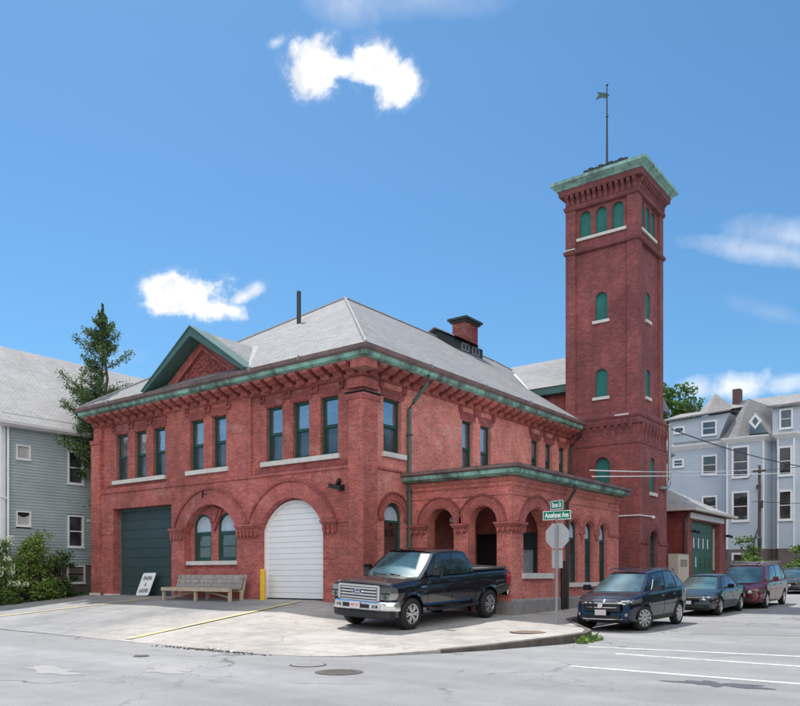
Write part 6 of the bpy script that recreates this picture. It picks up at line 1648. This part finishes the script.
VAN = Car(dict(L=5.08, W=1.98, n=0, r=.33, axles=(.98, 4.0), archk=1.13, archz=1.0, shoulder=.10, crown=.03, bowf=.24, bowr=.08, chromeh=False, mk=1., planf=.8,
    xs=mkxs((0., .3, 8), (.3, 1.2, 12), (1.2, 4.6, 22), (4.6, 5.05, 8)),
    width=[(0, .82), (.12, .89), (.5, .96), (1.0, .99), (4.5, .985), (5.05, .92)], bot=[(0, .32), (.15, .24), (.6, .20), (4.6, .21), (5.05, .34)],
    top=[(0, .72), (.12, .80), (.4, .88), (.9, 1.0), (1.2, 1.05), (3.0, 1.07), (4.9, 1.10), (5.05, 1.06)],
    gx=(.82, 1.78, 4.75, 4.98), gw=(.93, .74), gz=(1.66, 1.755, 1.69), gbow=(.24, .06), panes=((.16, .40), (.43, .68), (.71, .93))))
def van():
    t = thing('minivan_car', (0, 0, 0), 'maroon minivan with roof rack parked behind the dark sedan', 'minivan', 'cars parked along the side street'); c = VAN; P_ = 'p_maroon'
    o = obj('body', c.body(), P_, t, smooth=True, local=True, angle=38); cutwells(o, c)
    greenhouse(c, t, P_); doors(c, t, P_, ((1.32, 2.38), (2.41, 3.52)), .12, .05); mirror(c, t, 1.5, 1.10, P_); shadowpan(c, t)
    for x_ in c.axles:
        for s_ in (-1, 1): wheel(t, x_, s_*.86, .33, .21, s_, 7, rimf=.62)
    wraplamp(c, t, .03, .60, .60, .74, 'lens', yin=.55); gr = endpatch(c, t, 'grille', 'plastic', -.38, .38, .64, .76, .012); endpatch(c, t, 'grille_bar', 'chrome', -.38, .38, .69, .705, .02, nz=1, parent=gr)
    endpatch(c, t, 'lower_intake', 'plastic', -.6, .6, .32, .44, .008); b = MB(); b.box(-.03, -.015, -.16, .16, .44, .58); obj('licence_plate', b, 'plate', t, local=True)
    for s_ in (-1, 1): b = MB(); b.tube([(2.1, s_*.66, 1.73), (2.2, s_*.67, 1.80), (4.5, s_*.67, 1.80), (4.6, s_*.66, 1.72)], .02, 6); obj('roof_rail', b, 'steel', t, local=True)
    for x_ in (2.7, 4.1): b = MB(); b.tube([(x_, -.67, 1.80), (x_, .67, 1.80)], .018, 6); obj('rack_bar', b, 'steel', t, local=True)
    for s_ in (-1, 1):
        b = MB()
        def fn(x1, z, off): return (x1, s_*(c.side(x1, z)+.012+off), z)
        patch(b, fn, 1.33, 3.5, .50, .56, 10, 1, edge=.01); obj('side_trim', b, P_, t, local=True)
    place(t, -8.2, 32.3, R(90), 3.02, 1.7, .98, road_z); return t
van()
sedan('p_blue', 'distant dark blue car half hidden behind the maroon minivan', -9.1, 46.5)

# ================================================================== WORLD, SUN, CAMERA
SUN_E, SUN_AZ = R(66), math.atan2(.42, -.907)          # direction towards the sun in plan
sd = Vector((math.cos(SUN_AZ)*math.cos(SUN_E), math.sin(SUN_AZ)*math.cos(SUN_E), math.sin(SUN_E)))
L = bpy.data.lights.new('sun', 'SUN'); L.energy = 5.0; L.angle = R(.53); L.color = (1., .955, .89)
so = bpy.data.objects.new('sun', L); COL.objects.link(so); so.rotation_euler = sd.to_track_quat('Z', 'Y').to_euler()
wd = bpy.data.worlds.new('World'); scene.world = wd; wd.use_nodes = True; nt = NT(wd.node_tree)
bg = wd.node_tree.nodes['Background']; bg.inputs['Strength'].default_value = .15
sky = nt.new('ShaderNodeTexSky'); sky.sky_type = 'NISHITA'; sky.sun_disc = False; sky.sun_elevation = SUN_E
sky.sun_rotation = math.pi/2-SUN_AZ; sky.air_density = 1.0; sky.dust_density = .6; sky.ozone_density = 2.2; sky.altitude = 20
tc = nt.new('ShaderNodeTexCoord').outputs['Generated']
CY = 575.; F_ = 790.; YAW = math.atan(600/790)
def vdot(v):
    n = nt.new('ShaderNodeVectorMath', operation='DOT_PRODUCT'); nt.link(tc, n.inputs[0]); n.inputs[1].default_value = v; return n.outputs['Value']
# cloud positions as directions (azimuth, elevation) with angular radii ; each is a patch of the sky dome
n1 = nt.noise(tc, 16, 9, .62, .35); n2 = nt.noise(tc, 60, 5, .6); n3 = nt.noise(tc, 7, 5, .55, .4)
nn = nt.math('ADD', nt.math('ADD', nt.math('MULTIPLY', nt.math('SUBTRACT', n1, .5), 2.6), nt.math('MULTIPLY', nt.math('SUBTRACT', n2, .5), .9)), nt.math('MULTIPLY', nt.math('SUBTRACT', n3, .5), .8))
def cloud(d, ax, ay, rot, soft, gain, streak=False):
    d = Vector(d).normalized(); u = d.cross(Vector((0, 0, 1))).normalized(); v = u.cross(d).normalized()
    u2 = u*math.cos(rot)+v*math.sin(rot); v2 = -u*math.sin(rot)+v*math.cos(rot)
    den = vdot(d); den2 = nt.math('MAXIMUM', den, .05)
    a = nt.math('DIVIDE', nt.math('DIVIDE', vdot(u2), den2), ax); b_ = nt.math('DIVIDE', nt.math('DIVIDE', vdot(v2), den2), ay)
    r = nt.math('SQRT', nt.math('ADD', nt.math('MULTIPLY', a, a), nt.math('MULTIPLY', b_, b_)))
    e_ = nt.math('ADD', nt.math('SUBTRACT', 1., r), nt.math('MULTIPLY', nn, .75 if not streak else .35))
    e_ = nt.math('MULTIPLY', nt.ramp(nt.math('MULTIPLY', e_, 1/soft), [(0, 0), (1, 1)]), gain)
    return nt.math('MULTIPLY', e_, nt.math('GREATER_THAN', den, .1))
spec = [  # direction on the sky dome, angular half sizes, tilt, softness, density
    ((-0.5797, 0.6108, 0.5393), 0.038, 0.030, -0.2, 0.40, 1.0),
    ((-0.5560, 0.6310, 0.5400), 0.028, 0.014, 0, 0.5, 0.9),
    ((-0.5319, 0.6511, 0.5414), 0.036, 0.022, 0.25, 0.40, 1.0),
    ((-0.5154, 0.6751, 0.5279), 0.030, 0.021, 0.5, 0.42, 1.0),
    ((-0.5992, 0.5773, 0.5547), 0.013, 0.007, 0.4, 1.0, 0.6),
    ((-0.7488, 0.5800, 0.3208), 0.058, 0.026, 0.04, 0.34, 1.0),
    ((-0.7324, 0.6060, 0.3105), 0.045, 0.016, 0.0, 0.4, 0.95),
    ((-0.7075, 0.6269, 0.3263), 0.034, 0.01, 0.5, 0.7, 0.75),
    ((-0.7659, 0.5541, 0.3263), 0.03, 0.018, 0, 0.5, 0.9),
    ((-0.5343, 0.6103, 0.5849), 0.05, 0.022, 0, 1.2, 0.35),
    ((-0.4726, 0.6561, 0.5884), 0.1, 0.02, 0, 1.3, 0.3),
    ((-0.1969, 0.9169, 0.3472), 0.095, 0.016, -0.3, 1.5, 0.75),
    ((-0.1681, 0.9194, 0.3557), 0.09, 0.022, -0.3, 1.4, 0.55),
    ((-0.2010, 0.9361, 0.2887), 0.06, 0.012, -0.4, 1.6, 0.2),
    ((-0.2403, 0.9471, 0.2129), 0.05, 0.018, 0, 0.7, 0.75),
    ((-0.2762, 0.9370, 0.2139), 0.03, 0.016, 0, 0.8, 0.7),
    ((-0.1904, 0.9585, 0.2124), 0.03, 0.012, 0, 0.8, 0.5),
    ((-0.8165, 0.5227, 0.2454), 0.05, 0.015, 0.3, 1.5, 0.15),
]
tot = None
for (d_, ax, ay, rot, soft, gain) in spec:
    v = cloud(d_, ax, ay, rot, soft, gain, streak=(soft > 1)); tot = v if tot is None else nt.math('MAXIMUM', tot, v)
# added unseen cloud bank behind the viewer to brighten the shaded walls
fill_bank = nt.math('MULTIPLY', nt.ramp(vdot(Vector((.50, -.62, .60)).normalized()), [(.55, 0), (.80, 1)]), nt.ramp(nt.noise(tc, 3.2, 7, .6, .5), [(.36, 0), (.50, 1)]))
halo = None
for (d_, ax, ay, rot, soft, gain) in spec[:9]:
    v = cloud(d_, ax*1.18, ay*1.22, rot, 1.2, gain*.45); halo = v if halo is None else nt.math('MAXIMUM', halo, v)
tot = nt.math('MAXIMUM', tot, halo)
skycol = nt.mix(1., sky.outputs[0], (.50, .81, .95), 'MULTIPLY')
skycol = nt.mix(fill_bank, skycol, (15.5, 15.2, 14.8))
cshade = nt.mix(nt.ramp(nt.noise(tc, 34, 6, .6, .3), [(.35, 0), (.62, 1)]), (5.6, 5.8, 6.3), (8.2, 8.2, 8.3))
mixc = nt.mix(tot, skycol, cshade); nt.link(mixc, bg.inputs['Color'])
cam = bpy.data.cameras.new('camera'); co = bpy.data.objects.new('camera', cam); COL.objects.link(co); scene.camera = co
co.location = (0, 0, 1.62); co.rotation_euler = (R(90), 0, YAW); cam.sensor_width = 36; cam.lens = 36*F_/800; cam.shift_y = (CY-353)/800; cam.clip_end = 3000; cam.clip_start = .1
scene.view_settings.view_transform = 'Standard'; scene.view_settings.look = 'None'; scene.view_settings.exposure = 0
scene.render.engine = 'CYCLES'
cy = scene.cycles; cy.max_bounces = 5; cy.diffuse_bounces = 3; cy.glossy_bounces = 3; cy.transmission_bounces = 2; cy.transparent_max_bounces = 4; cy.caustics_reflective = False; cy.caustics_refractive = False; cy.sample_clamp_indirect = 6
